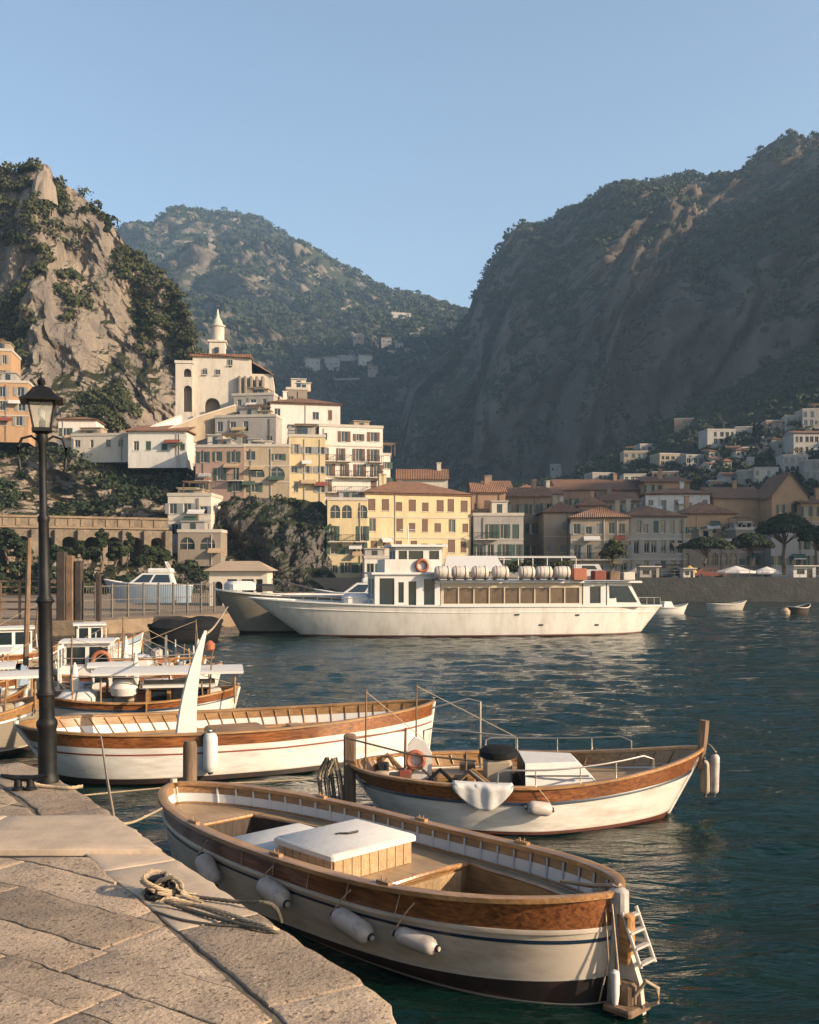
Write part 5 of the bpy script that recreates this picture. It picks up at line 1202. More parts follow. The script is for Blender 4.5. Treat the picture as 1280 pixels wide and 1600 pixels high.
    for k in range(16):
        x=rg_.uniform(.3,2.4); y=rg_.uniform(-.75,.75); s_=rg_.uniform(.07,.15); q=MB(); m_=rg_.choice(['rope_dark','rope','tarp','oldwood','canvas','redbrown','inwood','rubber'])
        if k%3==0: q.tube([(x-.3,y,.6),(x,y+.1,.75+s_),(x+.3,y-.1,.62)],s_*.35,6)
        elif k%3==1: q.bbox(x-s_,x+s_,y-s_,y+s_,.45,.62+s_*1.4,.02)
        else: q.lathe([(s_*.6,0),(s_,s_*.5),(s_*.8,s_*1.3),(s_*.2,s_*1.6)],9,(x,y,.5))
        q.build('fishing_gear',M[m_],t,True)
    for a_,b_ in (((.30,-.1,2.2),(1.38,0,1.30)),((1.22,.4,2.25),(3.0,.1,1.38)),((-.02,0,1.35),(1.05,-.1,1.5))): q=MB(); q.tube([a_,b_],.008,4); q.build('rigging_line',M['rope'],t)
    q=MB()
    for k in range(5): q.torus((.38,-.25,.62+.025*k),.16-.008*k,.016,'z',18,6)
    q.build('rope_coil',M['rope'],t,True)
M['beigepaint']=mat('beige_box_paint',(.42,.34,.25),.6,.1,4); M['railsteel']=mat('bright_rail_steel',(.55,.50,.44),.3,.1,6,metal=.7)
boat2()
def rag():
    # cloth draped over the near cap rail of boat 2
    t0,_,sd_=nearside(h2,712,1.0); 
    q0=nearside(h2,706,1.0)[1]; q1=nearside(h2,800,1.0)[1]; nu,nv=22,14; V=[]
    for j in range(nv+1):
        v=j/nv
        for i in range(nu+1):
            u=i/nu; tt=q0+(q1-q0)*u
            hang=.46*v*(1-.55*abs(2*u-1)**2.2)-.16
            if hang<0: p=h2.pt(tt,sd_,1.0,hang*.9,.062)
            else: p=h2.pt(tt,sd_,1.0,.085+.02*math.sin(9*u+3*v)+.012*math.sin(23*u)+.06*hang,.05); p.z-=hang*1.35; p.x+=hang*.12*math.sin(5*u)
            V.append(h2.world(p)-h2.A)
    f=[(j*(nu+1)+i,j*(nu+1)+i+1,(j+1)*(nu+1)+i+1,(j+1)*(nu+1)+i) for j in range(nv) for i in range(nu)]
    me=bpy.data.meshes.new('cloth'); me.from_pydata(V,[],f); me.materials.append(M['canvas']); me.polygons.foreach_set('use_smooth',[True]*len(me.polygons)); me.update()
    o=inst(me,'draped_cloth',None,h2.A); tag(o,'crumpled white cloth draped over the near rail of the blue banded boat','cloth')
    s=o.modifiers.new('thickness','SOLIDIFY'); s.thickness=.012
rag()
def f2(px,py,D,ln,r,label,m='fender',ax=(0,0,1),grp=None,top=None): return fender(W3(px,py,D),ax,ln,r,label,m,top,grp)
p,_q,_s=nearside(h2,845,.62,.13); fender(p,(1,.2,-.15),.42,.12,'yellowed fender lying along the near side of the blue banded boat','fender',h2.world(h2.pt(_q,_s,1.0,.05)))
e2=h2.world((h2.L+.12,0,0))
fender((e2.x+.08,e2.y-.12,.72),(0.03,0,1),.72,.08,'slim white fender hanging from the prow post of the blue banded boat','fender',(e2.x,e2.y,1.25))
fender((e2.x-.04,e2.y+.1,.62),(-.03,0,1),.62,.09,'second, browner fender just behind the slim one at the same prow','beigepaint',(e2.x-.05,e2.y+.02,1.22))
def tyre():
    p=h2.world((-.35,-.12,.55)); t=thing('rope_bundle','dark bundle of wet rope hanging behind the stern post of the blue banded boat','rope',p)
    for k in range(9):
        a=random.Random(k).uniform(-.12,.12); rope('strand_loop',None,[(a,.05*math.sin(k),.45),(a-.14,.04*k*.2,.1),(a-.05,0,-.45),(a+.12,.02,-.35),(a+.08,.03,.1),(a,.0,.42)],.02,M['rope_dark'] if k%3 else M['rope'],parent=t)
tyre()
# ---------------- boat 3
h3=Hull(-8.272,21.577,.583,25.391,1.7,3.941,1.427,1.151,.967,1.153,.97,.081,.016)
b3=gozzo(h3,'wooden_gozzo','long white wooden boat with mahogany bulwark lying behind the varnished boat','paint_white',boot='boot',bootf=.12,walef=.74,holes=[(.52,.92,.40)],line='redbrown',linef=.60,strake=None,ribs=26,inner_white=(.60,.80),deckf=.58,cap_m='inwood')
def boat3():
    t=b3; L=h3.L
    a=h3.local(W3(294,1142,22.2)); 
    q=MB(); n=9
    for k in range(n+1):
        v=k/n; w_=.20*(1-v)**.8+.028; z=.72+2.38*v; x=a.x-.04+.42*v**1.9; th=.09*(1-v)+.03
        q.v+=[(x-w_,a.y-th,z),(x+w_*.95,a.y-th,z),(x+w_*.95,a.y+th,z),(x-w_,a.y+th,z)]
    for k in range(n):
        for i in range(4): j=(i+1)%4; q.f.append((k*4+i,k*4+j,k*4+4+j,k*4+4+i))
    q.f.append((n*4,n*4+1,n*4+2,n*4+3)); q.m=[0]*len(q.f)
    q.build('prow_fin',M['canvas'],t)
    q=MB(); q.bbox(2.2,3.6,-.6,.6,.5,.72,.04); q.build('hatch',M['deck'],t)
    q=MB(); q.bbox(4.1,5.4,-.75,.75,.45,.80,.05); q.build('deck_box',M['inwood'],t)
    q=MB(); q.tube([(6.6,-.9,.62),(7.6,-.1,.66),(8.4,.4,.7)],.04,8); q.build('spare_oar',M['darkwood'],t,True)
    q=MB(); q.box(6.2,6.5,-1.15,1.15,.62,.66); q.build('thwart',M['inwood'],t)
    q=MB(); q.box(7.7,7.95,-.95,.95,.66,.70); q.build('thwart',M['inwood'],t)
boat3()
p,_q,_s=nearside(h3,331,.55,.17); fender((p.x,p.y,.62),(0,0,1),.82,.15,'tall clean white fender hanging amidships on the long mahogany banded boat','white',h3.world(h3.pt(_q,_s,1.0,.05)))
q=MB(); q.lathe([(.13,-1.2),(.125,1.25),(.10,1.33)],12); o=q.build('mooring_pile',M['oldwood'],None,True); o.location=(X(297,18.6),18.6,0); tag(o,'brown timber mooring pile standing between the varnished boat and the long boat','pile')
rope('mooring_line','pale taut line stretched low over the water to the mooring pile',[W3(128,1243,18),W3(200,1236,18.3),W3(297,1227,18.5)],.016)
rope('mooring_line','pale line from the pile to the stern post of the blue banded boat',[W3(300,1226,18.5),W3(420,1221,18.7),W3(560,1213,18.8)],.016)
rope('hanging_line','thin grey line dropping from the long boat rail to the quay edge',[W3(158,1152,19.9),W3(165,1200,16),W2(179,1286,QH+.02)],.018)
rope('stay_line','rope rising from the tip of the white prow fin towards the grey barge',[W3(323,990,22.6),W3(338,975,35),W3(356,948,60)],.03)
q=MB(); q.lathe([(.06,-.1),(.11,-.03),(.11,.05),(.04,.13)],12); o=q.build('net_float',M['orange'],None,True); o.location=W3(331,1007,24); 
bpy.data.objects.remove(o)
# ---------------- moored boats crowded at the left
def small_boat(label,A,B,bm,za,zm,zb,top='paint_white',band_m='varnish',holes=((.25,.85,.35),),**k):
    hu=Hull(A[0],A[1],B[0],B[1],bm,2.2,2.0,za,zm,zb,.85,.05,.05); k.setdefault('ribs',10); k.setdefault('walef',.8)
    return hu,gozzo(hu,'moored_boat',label,top,holes=list(holes),group='boats crowded behind the lamp post',band_m=band_m,**k)
def P2(px,D): return (X(px,D),D)
h4,b4=small_boat('dull white boat with a brown rail cut by the left picture edge',P2(-190,24),P2(66,25.5),1.2,1.15,.95,1.25,'hull_olive','inwood')
h5,b5=small_boat('white cabin boat with a long curved canopy roof behind the mahogany banded boat',P2(55,27.5),P2(372,28.5),1.25,1.1,.9,1.15,strake='navy')
h6,b6=small_boat('white boat with a varnished rail and a lifebuoy beside its wheelhouse',P2(40,33),P2(345,34),1.3,1.2,1.0,1.25)
h7,b7=small_boat('blue and white striped boat moored along the stone pier',P2(70,45),P2(222,46.5),1.2,1.3,1.05,1.5,band_m='blue',strake='navy')
h8,b8=small_boat('pale boat under a loose tarpaulin at the left edge, second row',P2(-150,30.5),P2(48,31.5),1.2,1.2,1.0,1.2)
h9,b9=small_boat('wooden skiff with an upright outboard motor, nearest the black covered boat',P2(170,38),P2(278,39),1.0,1.1,.85,1.1)
h10,b10=small_boat('weathered grey boat moored in the far left row under the pier wall',P2(-80,40),P2(90,42),1.2,1.25,1.0,1.3,'hull_olive')
def cab(t,x0,x1,hw,z0,z1,m='white',win=3,roof_over=.15,roof='white',curve=.06,open_=False,gl='glass'):
    """small wheelhouse or canopy with posts, panes and a cambered roof"""
    if not open_:
        b=MB(); ops=[]; w_=(x1-x0)/win
        for k in range(win): ops.append((w_*k+.06,w_*(k+1)-.06,(z1-z0)*.45,(z1-z0)*.9,False))
        wall_open(b,(x0,-hw,z0),1,0,x1-x0,z1-z0,ops,0,-1,.03); wall_open(b,(x1,hw,z0),-1,0,x1-x0,z1-z0,ops,0,1,.03)
        for x,s_ in((x0,-1),(x1,1)):
            wall_open(b,(x,-hw*s_*-1 if s_<0 else -hw,z0),0,-1 if s_<0 else 1,2*hw,z1-z0,[(.12,hw-.05,(z1-z0)*.45,(z1-z0)*.9,False),(hw+.05,2*hw-.12,(z1-z0)*.45,(z1-z0)*.9,False)],s_,0,.03)
        b.build('cabin',M[m],t)
        for s_ in(-1,1):
            g=MB(); y=s_*(hw-.028); g.add([(x0+.03,y,z0+(z1-z0)*.42),(x1-.03,y,z0+(z1-z0)*.42),(x1-.03,y,z0+(z1-z0)*.93),(x0+.03,y,z0+(z1-z0)*.93)],[(0,1,2,3)]); g.build('cabin_window',M[gl],t)
        for x in(x0+.028,x1-.028):
            g=MB(); g.add([(x,-hw+.03,z0+(z1-z0)*.42),(x,hw-.03,z0+(z1-z0)*.42),(x,hw-.03,z0+(z1-z0)*.93),(x,-hw+.03,z0+(z1-z0)*.93)],[(0,1,2,3)]); g.build('cabin_window',M[gl],t)
    else:
        for x in(x0+.08,x1-.08):
            for s_ in(-1,1): b=MB(); b.tube([(x,s_*(hw-.05),z0),(x,s_*(hw-.05),z1)],.03,6); b.build('canopy_post',M['railsteel' if m=='steel' else 'inwood'],t)
    r=MB(); n=8; V=[]
    for k in range(n+1):
        y=-hw-roof_over+(2*hw+2*roof_over)*k/n; c=curve*(1-(2*k/n-1)**2)
        V+=[(x0-roof_over,y,z1+c*.6),(x1+roof_over,y,z1+c),(x1+roof_over,y,z1+c+.06),(x0-roof_over,y,z1+c*.6+.06)]
    fs=[]
    for k in range(n):
        for i in range(4): j=(i+1)%4; fs.append((k*4+i,k*4+j,k*4+4+j,k*4+4+i))
    fs+=[(0,1,2,3)[::-1],(n*4,n*4+1,n*4+2,n*4+3)]
    r.add(V,fs); r.build('cabin_roof',M[roof],t,True)
h11,b11=small_boat('low white boat with a wooden box deck squeezed behind the canopied cabin boat',P2(95,30),P2(300,31),1.1,1.05,.85,1.15)
h12,b12=small_boat('small white boat nearest the left edge with a cream hood',P2(-90,27.5),P2(40,28.2),1.1,1.05,.9,1.15)
h13,b13=small_boat('short white boat with a bare steel arch behind the wheelhouse boat',P2(150,36),P2(320,36.8),1.05,1.1,.9,1.2)
cab(b11,.9,1.9,.5,.75,1.55,'white',2,roof='canvas'); q=MB(); q.bbox(2.3,3.3,-.5,.45,.7,1.1,.1); q.build('white_cover',M['canvas'],b11,True)
cab(b12,.6,1.7,.6,.8,1.75,'inwood',2,roof='canvas',open_=True); q=MB(); q.bbox(.7,1.5,-.5,.4,.8,1.3,.15); q.build('blue_cover',M['blue'],b12,True)
q=MB(); q.tube([(2.4,-.7,.8),(2.4,-.6,2.0),(2.4,.6,2.0),(2.4,.7,.8)],.035,6); q.build('steel_arch',M['railsteel'],b13,True); q=MB(); q.bbox(.8,1.9,-.5,.45,.75,1.35,.12); q.build('white_cover',M['canvas'],b13,True)
cab(b5,1.7,5.35,.85,.8,1.62,'inwood',roof='canvas',open_=True)
cab(b5,3.0,4.6,.6,.6,1.25,'inwood',3)
q=MB(); q.bbox(.6,1.6,-.7,.5,.7,1.15,.15); q.build('white_cover',M['canvas'],b5,True)
q=MB(); q.lathe([(.1,0),(.33,.1),(.38,.3),(.25,.52),(.05,.58)],14,(2.35,-.45,.95)); q.build('cushion_bag',M['canvas'],b5,True)
q=MB(); q.bbox(3.6,3.9,-1.0,-.8,.95,1.25,.04); q.build('black_crate',M['tarp'],b5)
cab(b6,1.3,2.7,.6,.8,2.05,'white',2,roof='white')
q=MB(); q.torus((2.45,-.72,1.5),.26,.07,'y',22,10); q.build('lifebuoy',M['orange'],b6,True)
q=MB(); q.bbox(3.2,5.6,-.75,.75,.85,1.12,.05); q.build('deck_cover',M['canvas'],b6)
q=MB(); q.tube([(.3,-.4,1.45),(6.0,-.5,1.52)],.035,6); q.build('boom',M['cap'],b6,True)
cab(b7,1.3,2.4,.6,.8,1.9,'white',2,roof='white'); cab(b8,1.0,2.9,.8,.9,1.9,'white',3,roof='canvas',open_=True)
q=MB(); q.bbox(.6,1.3,-.6,.5,.9,1.6,.2); q.build('white_cover',M['canvas'],b8,True)
q=MB(); q.bbox(2.9,3.5,-.6,.5,.9,1.5,.2); q.build('blue_cover',M['blue'],b8,True)
q=MB(); q.bbox(1.55,1.95,-.25,.2,.6,1.45,.12); q.build('motor_cowl',M['fender'],b9,True); q=MB(); q.bbox(1.0,1.35,-.3,.2,.6,1.25,.1); q.build('fuel_box',M['blue'],b9,True)
cab(b10,1.6,3.0,.6,.9,2.0,'white',2,roof='canvas'); q=MB(); q.bbox(1.0,2.0,-.6,.4,.9,1.5,.2); q.build('white_cover',M['canvas'],b4,True)
cab(b4,2.4,3.5,.6,.9,1.8,'inwood',2,roof='canvas',open_=True)
rnd=random.Random(77)
for i,(hu,t) in enumerate(((h4,b4),(h5,b5),(h6,b6),(h7,b7),(h8,b8),(h9,b9),(h10,b10),(h11,b11),(h12,b12),(h13,b13))):
    # own short mast, samson posts, gear
    for k in range(6):
        tt=rnd.uniform(.08,.92); p=hu.pt(tt,rnd.choice([-1,1]),1.0,-.06); q=MB(); hh=rnd.uniform(.25,.9); q.tube([p,(p.x+rnd.uniform(-.05,.05),p.y,p.z+hh)],.025,6); q.build('samson_post',M[rnd.choice(['oldwood','white','cap'])],t)
    for k in range(13):
        x=rnd.uniform(.12,.88)*hu.L; y=rnd.uniform(-.5,.5); s_=rnd.uniform(.12,.24); q=MB(); m_=rnd.choice(['canvas','rope','redbrown','oldwood','fender','tarp','orange','canvas'])
        if k%2: q.bbox(x-s_,x+s_*1.3,y-s_,y+s_,.7,.85+s_,.04)
        else: q.lathe([(s_*.6,0),(s_,s_*.5),(s_*.8,s_*1.2),(s_*.2,s_*1.5)],9,(x,y,.8))
        q.build('deck_gear',M[m_],t,True)
    if i in(1,2,4):
        q=MB(); z=1.15
        q.tube([(hu.L*.2,-.9,z),(hu.L*.2,-.9,z+.45),(hu.L*.55,-1.0,z+.42),(hu.L*.9,-.3,z+.5)],.018,6); q.build('guard_rail',M['railsteel'],t,True)
for hu,t,x,h_ in ((h5,b5,.9,2.0),(h6,b6,3.0,2.3),(h11,b11,2.0,1.9),(h12,b12,2.6,2.1),(h13,b13,3.4,2.0),(h10,b10,3.6,2.6),(h9,b9,.5,1.6)):
    q=MB(); q.tube([(x,0,.6),(x+.05,0,h_+.6)],[.035,.02],6); q.build('short_mast',M['oldwood'],t,True)
    for e_ in (.2,hu.L-.2): q=MB(); q.tube([(x+.05,0,h_+.55),(e_,0,1.25)],.009,4); q.build('rigging_line',M['rope'],t)
    q=MB(); q.lathe([(.05,0),(.10,.1),(.12,.5),(.06,.9),(.02,1.0)],8,(x+.12,0,.9)); q.build('furled_cloth',M['canvas'],t,True)
# poles and floats of the cluster
for i,(px,y0,y1,D,r,lab) in enumerate(((46,840,1050,34,.10,'thick brown pole leaning beside the lamp post at the left'),(60,858,1000,36,.035,'thin brown spar propped against the thick leaning pole'),(334,1012,1040,29,.02,'short rod with an orange float by the white prow fin'))):
    a=W3(px+(10 if i==1 else 0),y0,D); b=W3(px-6,y1,D); q=MB(); q.tube([b-b,a-b],[r,r*.8],8); o=q.build('spar',M['oldwood'],None,True); o.location=b; tag(o,lab,'pole')
    if i==2:
        f_=MB(); f_.lathe([(.05,0),(.14,.06),(.15,.2),(.05,.3)],12,(0,0,(a-b).z-.1)); f_.build('float',M['orange'],o,True)
# ---------------- black covered boat at the pier
def covered():
    D=61; t=thing('covered_boat','low boat under a sagging black tarpaulin lying at the end of the stone pier','boat',(X(232,D),D,0))
    hu=Hull(0,0,X(338,D)-X(232,D),2.0,1.1,2.2,2,.9,.8,1.1,.85,.04,.06)
    t.rotation_euler=(0,0,hu.ang)
    mb=strip(hu,-.3,1.0,6); mb.build('hull',M['tarp'],t,True)
    nu,nv=30,12; V=[]
    for j in range(nv+1):
        for i in range(nu+1):
            tt=i/nu; p=hu.pt(tt,1,1.0,.06); v=2*j/nv-1; z=p.z+ (1-v*v)*(.55+.18*math.sin(tt*9)+.25*math.exp(-((tt-.62)/.15)**2))*math.sin(math.pi*min(.97,max(.03,tt)))**.5-.02
            V.append((p.x,p.y*v,z+noise.noise(Vector((i*.3,j*.3,0)))*.05))
    m=MB(); m.add(V,[(j*(nu+1)+i,j*(nu+1)+i+1,(j+1)*(nu+1)+i+1,(j+1)*(nu+1)+i) for j in range(nv) for i in range(nu)]); m.build('tarpaulin',M['tarp'],t,True)
covered()
# ---------------- grey barge behind the ferry bow
hb_=Hull(X(336,69),69,X(600,74),74,2.6,1.7,3,2.95,2.5,2.3,.82,.14,.02)
bb=thing('grey_barge','dull grey hull with an anchor at its bow, half hidden behind the white ferry','boat',hb_.A,hb_.ang)
strip(hb_,-.2,.05,1).build('bottom',M['boot'],bb,True); strip(hb_,.05,1.0,6).build('hull',M['hull_olive'],bb,True); band(hb_,1,.08,.15,.12).build('cap_rail',M['paint_grey'],bb,True); deck(hb_,.93,.05,[],M['hull_olive'],bb)
p,_q,_s=nearside(hb_,440,.55,.1); lo=hb_.local(p); q=MB(); q.tube([(lo.x-.3,lo.y,1.9),(lo.x+.1,lo.y-.05,1.25)],.09,6); q.tube([(lo.x-.25,lo.y-.05,1.35),(lo.x+.1,lo.y-.1,1.15),(lo.x+.4,lo.y-.05,1.5)],.12,6); q.build('anchor',M['black'],bb)
q=MB(); q.bbox(.8,2.6,-1.0,1.0,2.9,3.5,.2); q.build('deck_cover',M['canvas'],bb,True); q=MB(); q.bbox(2.9,4.0,-.8,.8,2.8,3.3,.15); q.build('winch',M['rubber'],bb)
# ---------------- white ferry
hf=Hull(-10.3,65.6,17.1,69.6,2.9,1.75,2.6,2.5,1.98,1.85,.86,.125,.055,.62)
fe=thing('passenger_ferry','long white passenger ferry with glazed saloon and life rafts on its roof','ferry',hf.A,hf.ang)
def ferry():
    t=fe; L=hf.L; T2=TS
    mb=strip(hf,-.25,.0,1); strip(hf,0,.045,1,mb=mb); mb.build('bottom',M['boot_red'],t,True)
    strip(hf,.045,1.0,10).build('hull',M['paint_grey'],t,True)
    band(hf,1.0,.07,.10,.10).build('gunwale',M['white'],t,True); band(hf,.05,.03,0,.07).build('waterline_belt',M['boot_red'],t,True)
    deck(hf,.97,.03,[],M['paint_grey'],t)
    for f_ in(.80,): band(hf,f_,.035,.0,.045,t0=.04,t1=.99).build('rubbing_strake',M['paint_grey'],t,True)
    def lx(px): # local x for a pixel column on the near side
        D=64.4+ (px-400)/640*4.0-2; w_=X(px,D); return (w_+10.3)/math.cos(hf.ang)-.0
    ys=-2.15
    def block(name,x0,x1,y0,y1,z0,z1,ops_near=(),m='white',ops_end=(),parent=t,dep=.10):
        b=MB(); wall_open(b,(x0,y0,z0),1,0,x1-x0,z1-z0,[(a-x0,c-x0,d-z0,e-z0,False) for a,c,d,e in ops_near],0,-1,dep)
        wall_open(b,(x1,y1,z0),-1,0,x1-x0,z1-z0,[(x1-c,x1-a,d-z0,e-z0,False) for a,c,d,e in ops_near],0,1,dep)
        wall_open(b,(x0,y1,z0),0,-1,y1-y0,z1-z0,[(a,c,d-z0,e-z0,False) for a,c,d,e in ops_end],-1,0,dep)
        wall_open(b,(x1,y0,z0),0,1,y1-y0,z1-z0,[(a,c,d-z0,e-z0,False) for a,c,d,e in ops_end],1,0,dep)
        b.box(x0+.11,x1-.11,y0+.11,y1-.11,z1-.06,z1-.01); o=b.build(name,M[m],parent)
        for a,c,d,e in ops_near:
            for yy,s_ in((y0+dep*.8,1),(y1-dep*.8,-1)):
                g=MB(); g.add([(a,yy,d),(c,yy,d),(c,yy,e),(a,yy,e)],[(0,1,2,3)]); g.build('window',M['glass_warm'] if name=='saloon' else M['glass'],t)
        for a,c,d,e in ops_end:
            for xx2 in(x0+dep*.8,x1-dep*.8):
                g=MB(); g.add([(xx2,y0+a,d),(xx2,y0+c,d),(xx2,y0+c,e),(xx2,y0+a,e)],[(0,1,2,3)]); g.build('window',M['glass'],t)
        return o
    s0,s1=lx(682),lx(906); n=9; w_=(s1-s0-.3)/n
    block('saloon',s0,s1,ys,2.15,1.85,3.42,[(s0+.15+w_*k+.04,s0+.15+w_*(k+1)-.04,2.12,3.12) for k in range(n)],'inner_cream',[(.4,1.9,2.2,3.1),(2.3,3.9,2.2,3.1)])
    q=MB(); q.bbox(s0-.4,s1+.1,ys-.22,2.4,3.423,3.62,.05); q.build('saloon_roof',M['white'],t); q=MB(); q.box(s0,s1,ys-.10,ys-.003,1.9,2.08); q.build('window_sill',M['white'],t)
    a0,a1=lx(908),lx(944); block('aft_door_cabin',a0,a1,ys,2.1,1.85,3.42,[(a0+.45,a1-.35,2.1,3.2)],'white'); q=MB(); q.bbox(a0-.05,lx(1000),ys-.2,2.3,3.423,3.55,.04); q.build('aft_roof',M['white'],t)
    # raked stern windscreen cabin
    c0,c1=lx(946),lx(1004); z0,z1=1.85,3.42; k=.9
    b=MB(); b.add([(c0,ys,z0),(c1,ys+.25,z0),(c1-k,ys+.1,z1),(c0,ys,z1),(c0,2.1,z0),(c1,1.9,z0),(c1-k,2.0,z1),(c0,2.1,z1)],[(0,1,2,3),(5,4,7,6),(1,5,6,2),(4,0,3,7),(3,2,6,7)]); b.build('stern_cabin',M['white'],t)
    g=MB(); g.add([(c0+.15,ys-.004+.02,z0+.3),(c1-.38,ys+.2-.035,z0+.3),(c1-k-.15,ys+.07,z1-.2),(c0+.15,ys-.012,z1-.2)],[(0,1,2,3)]); g.build('side_screen',M['glass'],t)
    g=MB(); g.add([(c1-.18+.012,ys+.55,z0+.3),(c1-.18+.012,1.5,z0+.3),(c1-k+.12,1.5,z1-.15),(c1-k+.12,ys+.55,z1-.15)],[(0,1,2,3)]); g.build('rear_screen',M['glass'],t)
    q=MB(); p0=hf.pt(.985,-1,1,-.1)
    for tt in np.linspace(.90,.995,5): p=hf.pt(tt,-1,1,-.1); q.tube([p,p+Vector((0,0,.55))],.025,5)
    q.tube([hf.pt(tt,-1,1,-.1)+Vector((0,0,.55)) for tt in np.linspace(.90,1,8)],.025,5); q.build('stern_rail',M['railsteel'],t)
    # forward house
    d0,d1=lx(577),lx(681); block('forward_house',d0,d1,ys,2.15,1.85,3.98,[(d0+.3,d0+1.25,2.0,3.75),(d0+1.5,d0+1.85,2.2,3.5),(d0+2.15,d0+2.65,2.0,3.55),(d1-1.05,d1-.35,2.05,3.7)],'white',[(.5,1.9,2.3,3.7),(2.3,3.8,2.3,3.7)])
    q=MB(); q.bbox(d0-.25,d1+.15,ys-.15,2.3,3.983,4.12,.04); q.build('house_roof',M['white'],t)
    e0,e1=lx(593),lx(668); b=MB()
    for q_ in((e0,e1,ys+.05,ys+.12),(e0,e1,1.9,2.0),(e0,e0+.08,ys+.12,1.9),(e1-.08,e1,ys+.12,1.9)): b.box(*q_,4.123,4.95)
    b.build('bridge_coaming',M['paint_grey'],t)
    w0,w1=lx(612),lx(687); block('wheelhouse',w0,w1,-1.5,1.7,4.125,5.75,[(w0+.2,w0+.75,4.95,5.5),(w0+.85,w0+1.8,4.95,5.5),(w1-.85,w1-.2,4.95,5.5)],'white',[(.3,1.4,4.95,5.5),(1.7,2.9,4.95,5.5)])
    q=MB(); q.bbox(w0-.35,w1+.3,-1.8,2.0,5.753,5.9,.05); q.build('wheelhouse_roof',M['white'],t)
    q=MB(); q.torus((lx(652),ys-.08,4.55),.36,.10,'y',24,10); q.build('lifebuoy',M['orange'],t,True)
    q=MB(); q.tube([(w0+1,0,5.9),(w0+1.05,0,7.2)],.04,6); q.tube([(w0+.5,0,6.9),(w0+1.6,0,6.9)],.02,5); q.build('mast',M['white'],t)
    # foredeck: low trunk, bulwark rail, small windlass
    q=MB(); q.bbox(lx(530),lx(576),-1.3,1.3,2.0,2.75,.25); q.build('foredeck_trunk',M['white'],t); q=MB(); q.add([(lx(560),-1.7,2.0),(lx(577),-1.7,2.0),(lx(577),-1.7,2.7),(lx(560),1.7,2.0),(lx(577),1.7,2.0),(lx(577),1.7,2.7)],[(0,1,2),(5,4,3),(0,2,5,3)]); q.build('spray_screen',M['blue'],t)
    q=MB(); pts=[hf.pt(tt,-1,1,-.08) for tt in np.linspace(.03,.28,9)]
    for p in pts: q.tube([p,p+Vector((0,0,.35))],.02,5)
    q.tube([p+Vector((0,0,.35)) for p in pts],.02,5); q.build('bow_rail',M['railsteel'],t)
    # portholes / hull vents and rust
    for px,f in((810,.72),(905,.70),(848,.38),(935,.36)):
        p,qq,ss=nearside(hf,px,f,.012); lo=hf.local(p); g=MB(); g.box(lo.x-.14,lo.x+.14,lo.y-.03,lo.y+.03,lo.z-.05,lo.z+.05); g.build('hull_vent',M['rubber'],t)
M['inner_cream']=mat('cream_window_frames',(.62,.50,.36),.5,.06,3)
ferry()
def raft(px,label,w_=1.05,m='raftwhite'):
    D=64.4+(px-400)/640*4-1.6; t=thing('life_raft',label,'life raft',(X(px,D),D,3.64),hf.ang,'life raft canisters on the ferry roof')
    r=.40; b=MB(); pr=[(r*.55,-w_/2),(r*.9,-w_/2+.07),(r,-w_/2+.16),(r,-.05),(r*1.04,-.05),(r*1.04,.05),(r,.05),(r,w_/2-.16),(r*.9,w_/2-.07),(r*.55,w_/2)]
    vs=MB(); vs.lathe(pr,18); vs.v=[(z,y,x+r+.08) for x,y,z in vs.v]; vs.build('canister',M[m],t,True)
    for x in(-w_*.28,w_*.28): q=MB(); q.torus((x,0,r+.08),r+.012,.018,'x',20,6); q.build('strap',M['redbrown'],t,True)
    q=MB(); q.box(-w_*.4,-w_*.3,-.35,.35,0,.16); q.box(w_*.3,w_*.4,-.35,.35,0,.16); q.build('cradle',M['rubber'],t)
M['raftwhite']=mat('raft_fibreglass',(.66,.60,.52),.5,.12,3)
for px,l in ((692,'leftmost life raft canister, tight against the bridge of the ferry'),(719,'second life raft canister counted from the ferry bridge'),(750,'third life raft canister counted from the ferry bridge'),(782,'fourth life raft canister, left of the gap in the row'),(823,'fifth life raft canister, just right of the gap in the row'),(850,'sixth life raft canister counted from the ferry bridge'),(878,'last white life raft canister, next to the orange locker')): raft(px,l)
def crate(px,w_,h,m,label):
    D=64.4+(px-400)/640*4-1.2; q=MB(); q.bbox(-w_/2,w_/2,-.4,.4,0,h,.05); o=q.build('deck_locker',M[m],None); o.location=(X(px,D),D,3.63); o.rotation_euler=(0,0,hf.ang); tag(o,label,'locker')
crate(904,.9,.75,'orange','orange locker at the end of the life raft row on the ferry'); crate(935,.8,.6,'redbrown','red brown locker on the aft roof of the ferry'); crate(958,.7,.55,'oldwood','dark wooden locker on the aft roof of the ferry'); crate(980,.8,.5,'raftwhite','pale locker at the aft edge of the ferry roof')
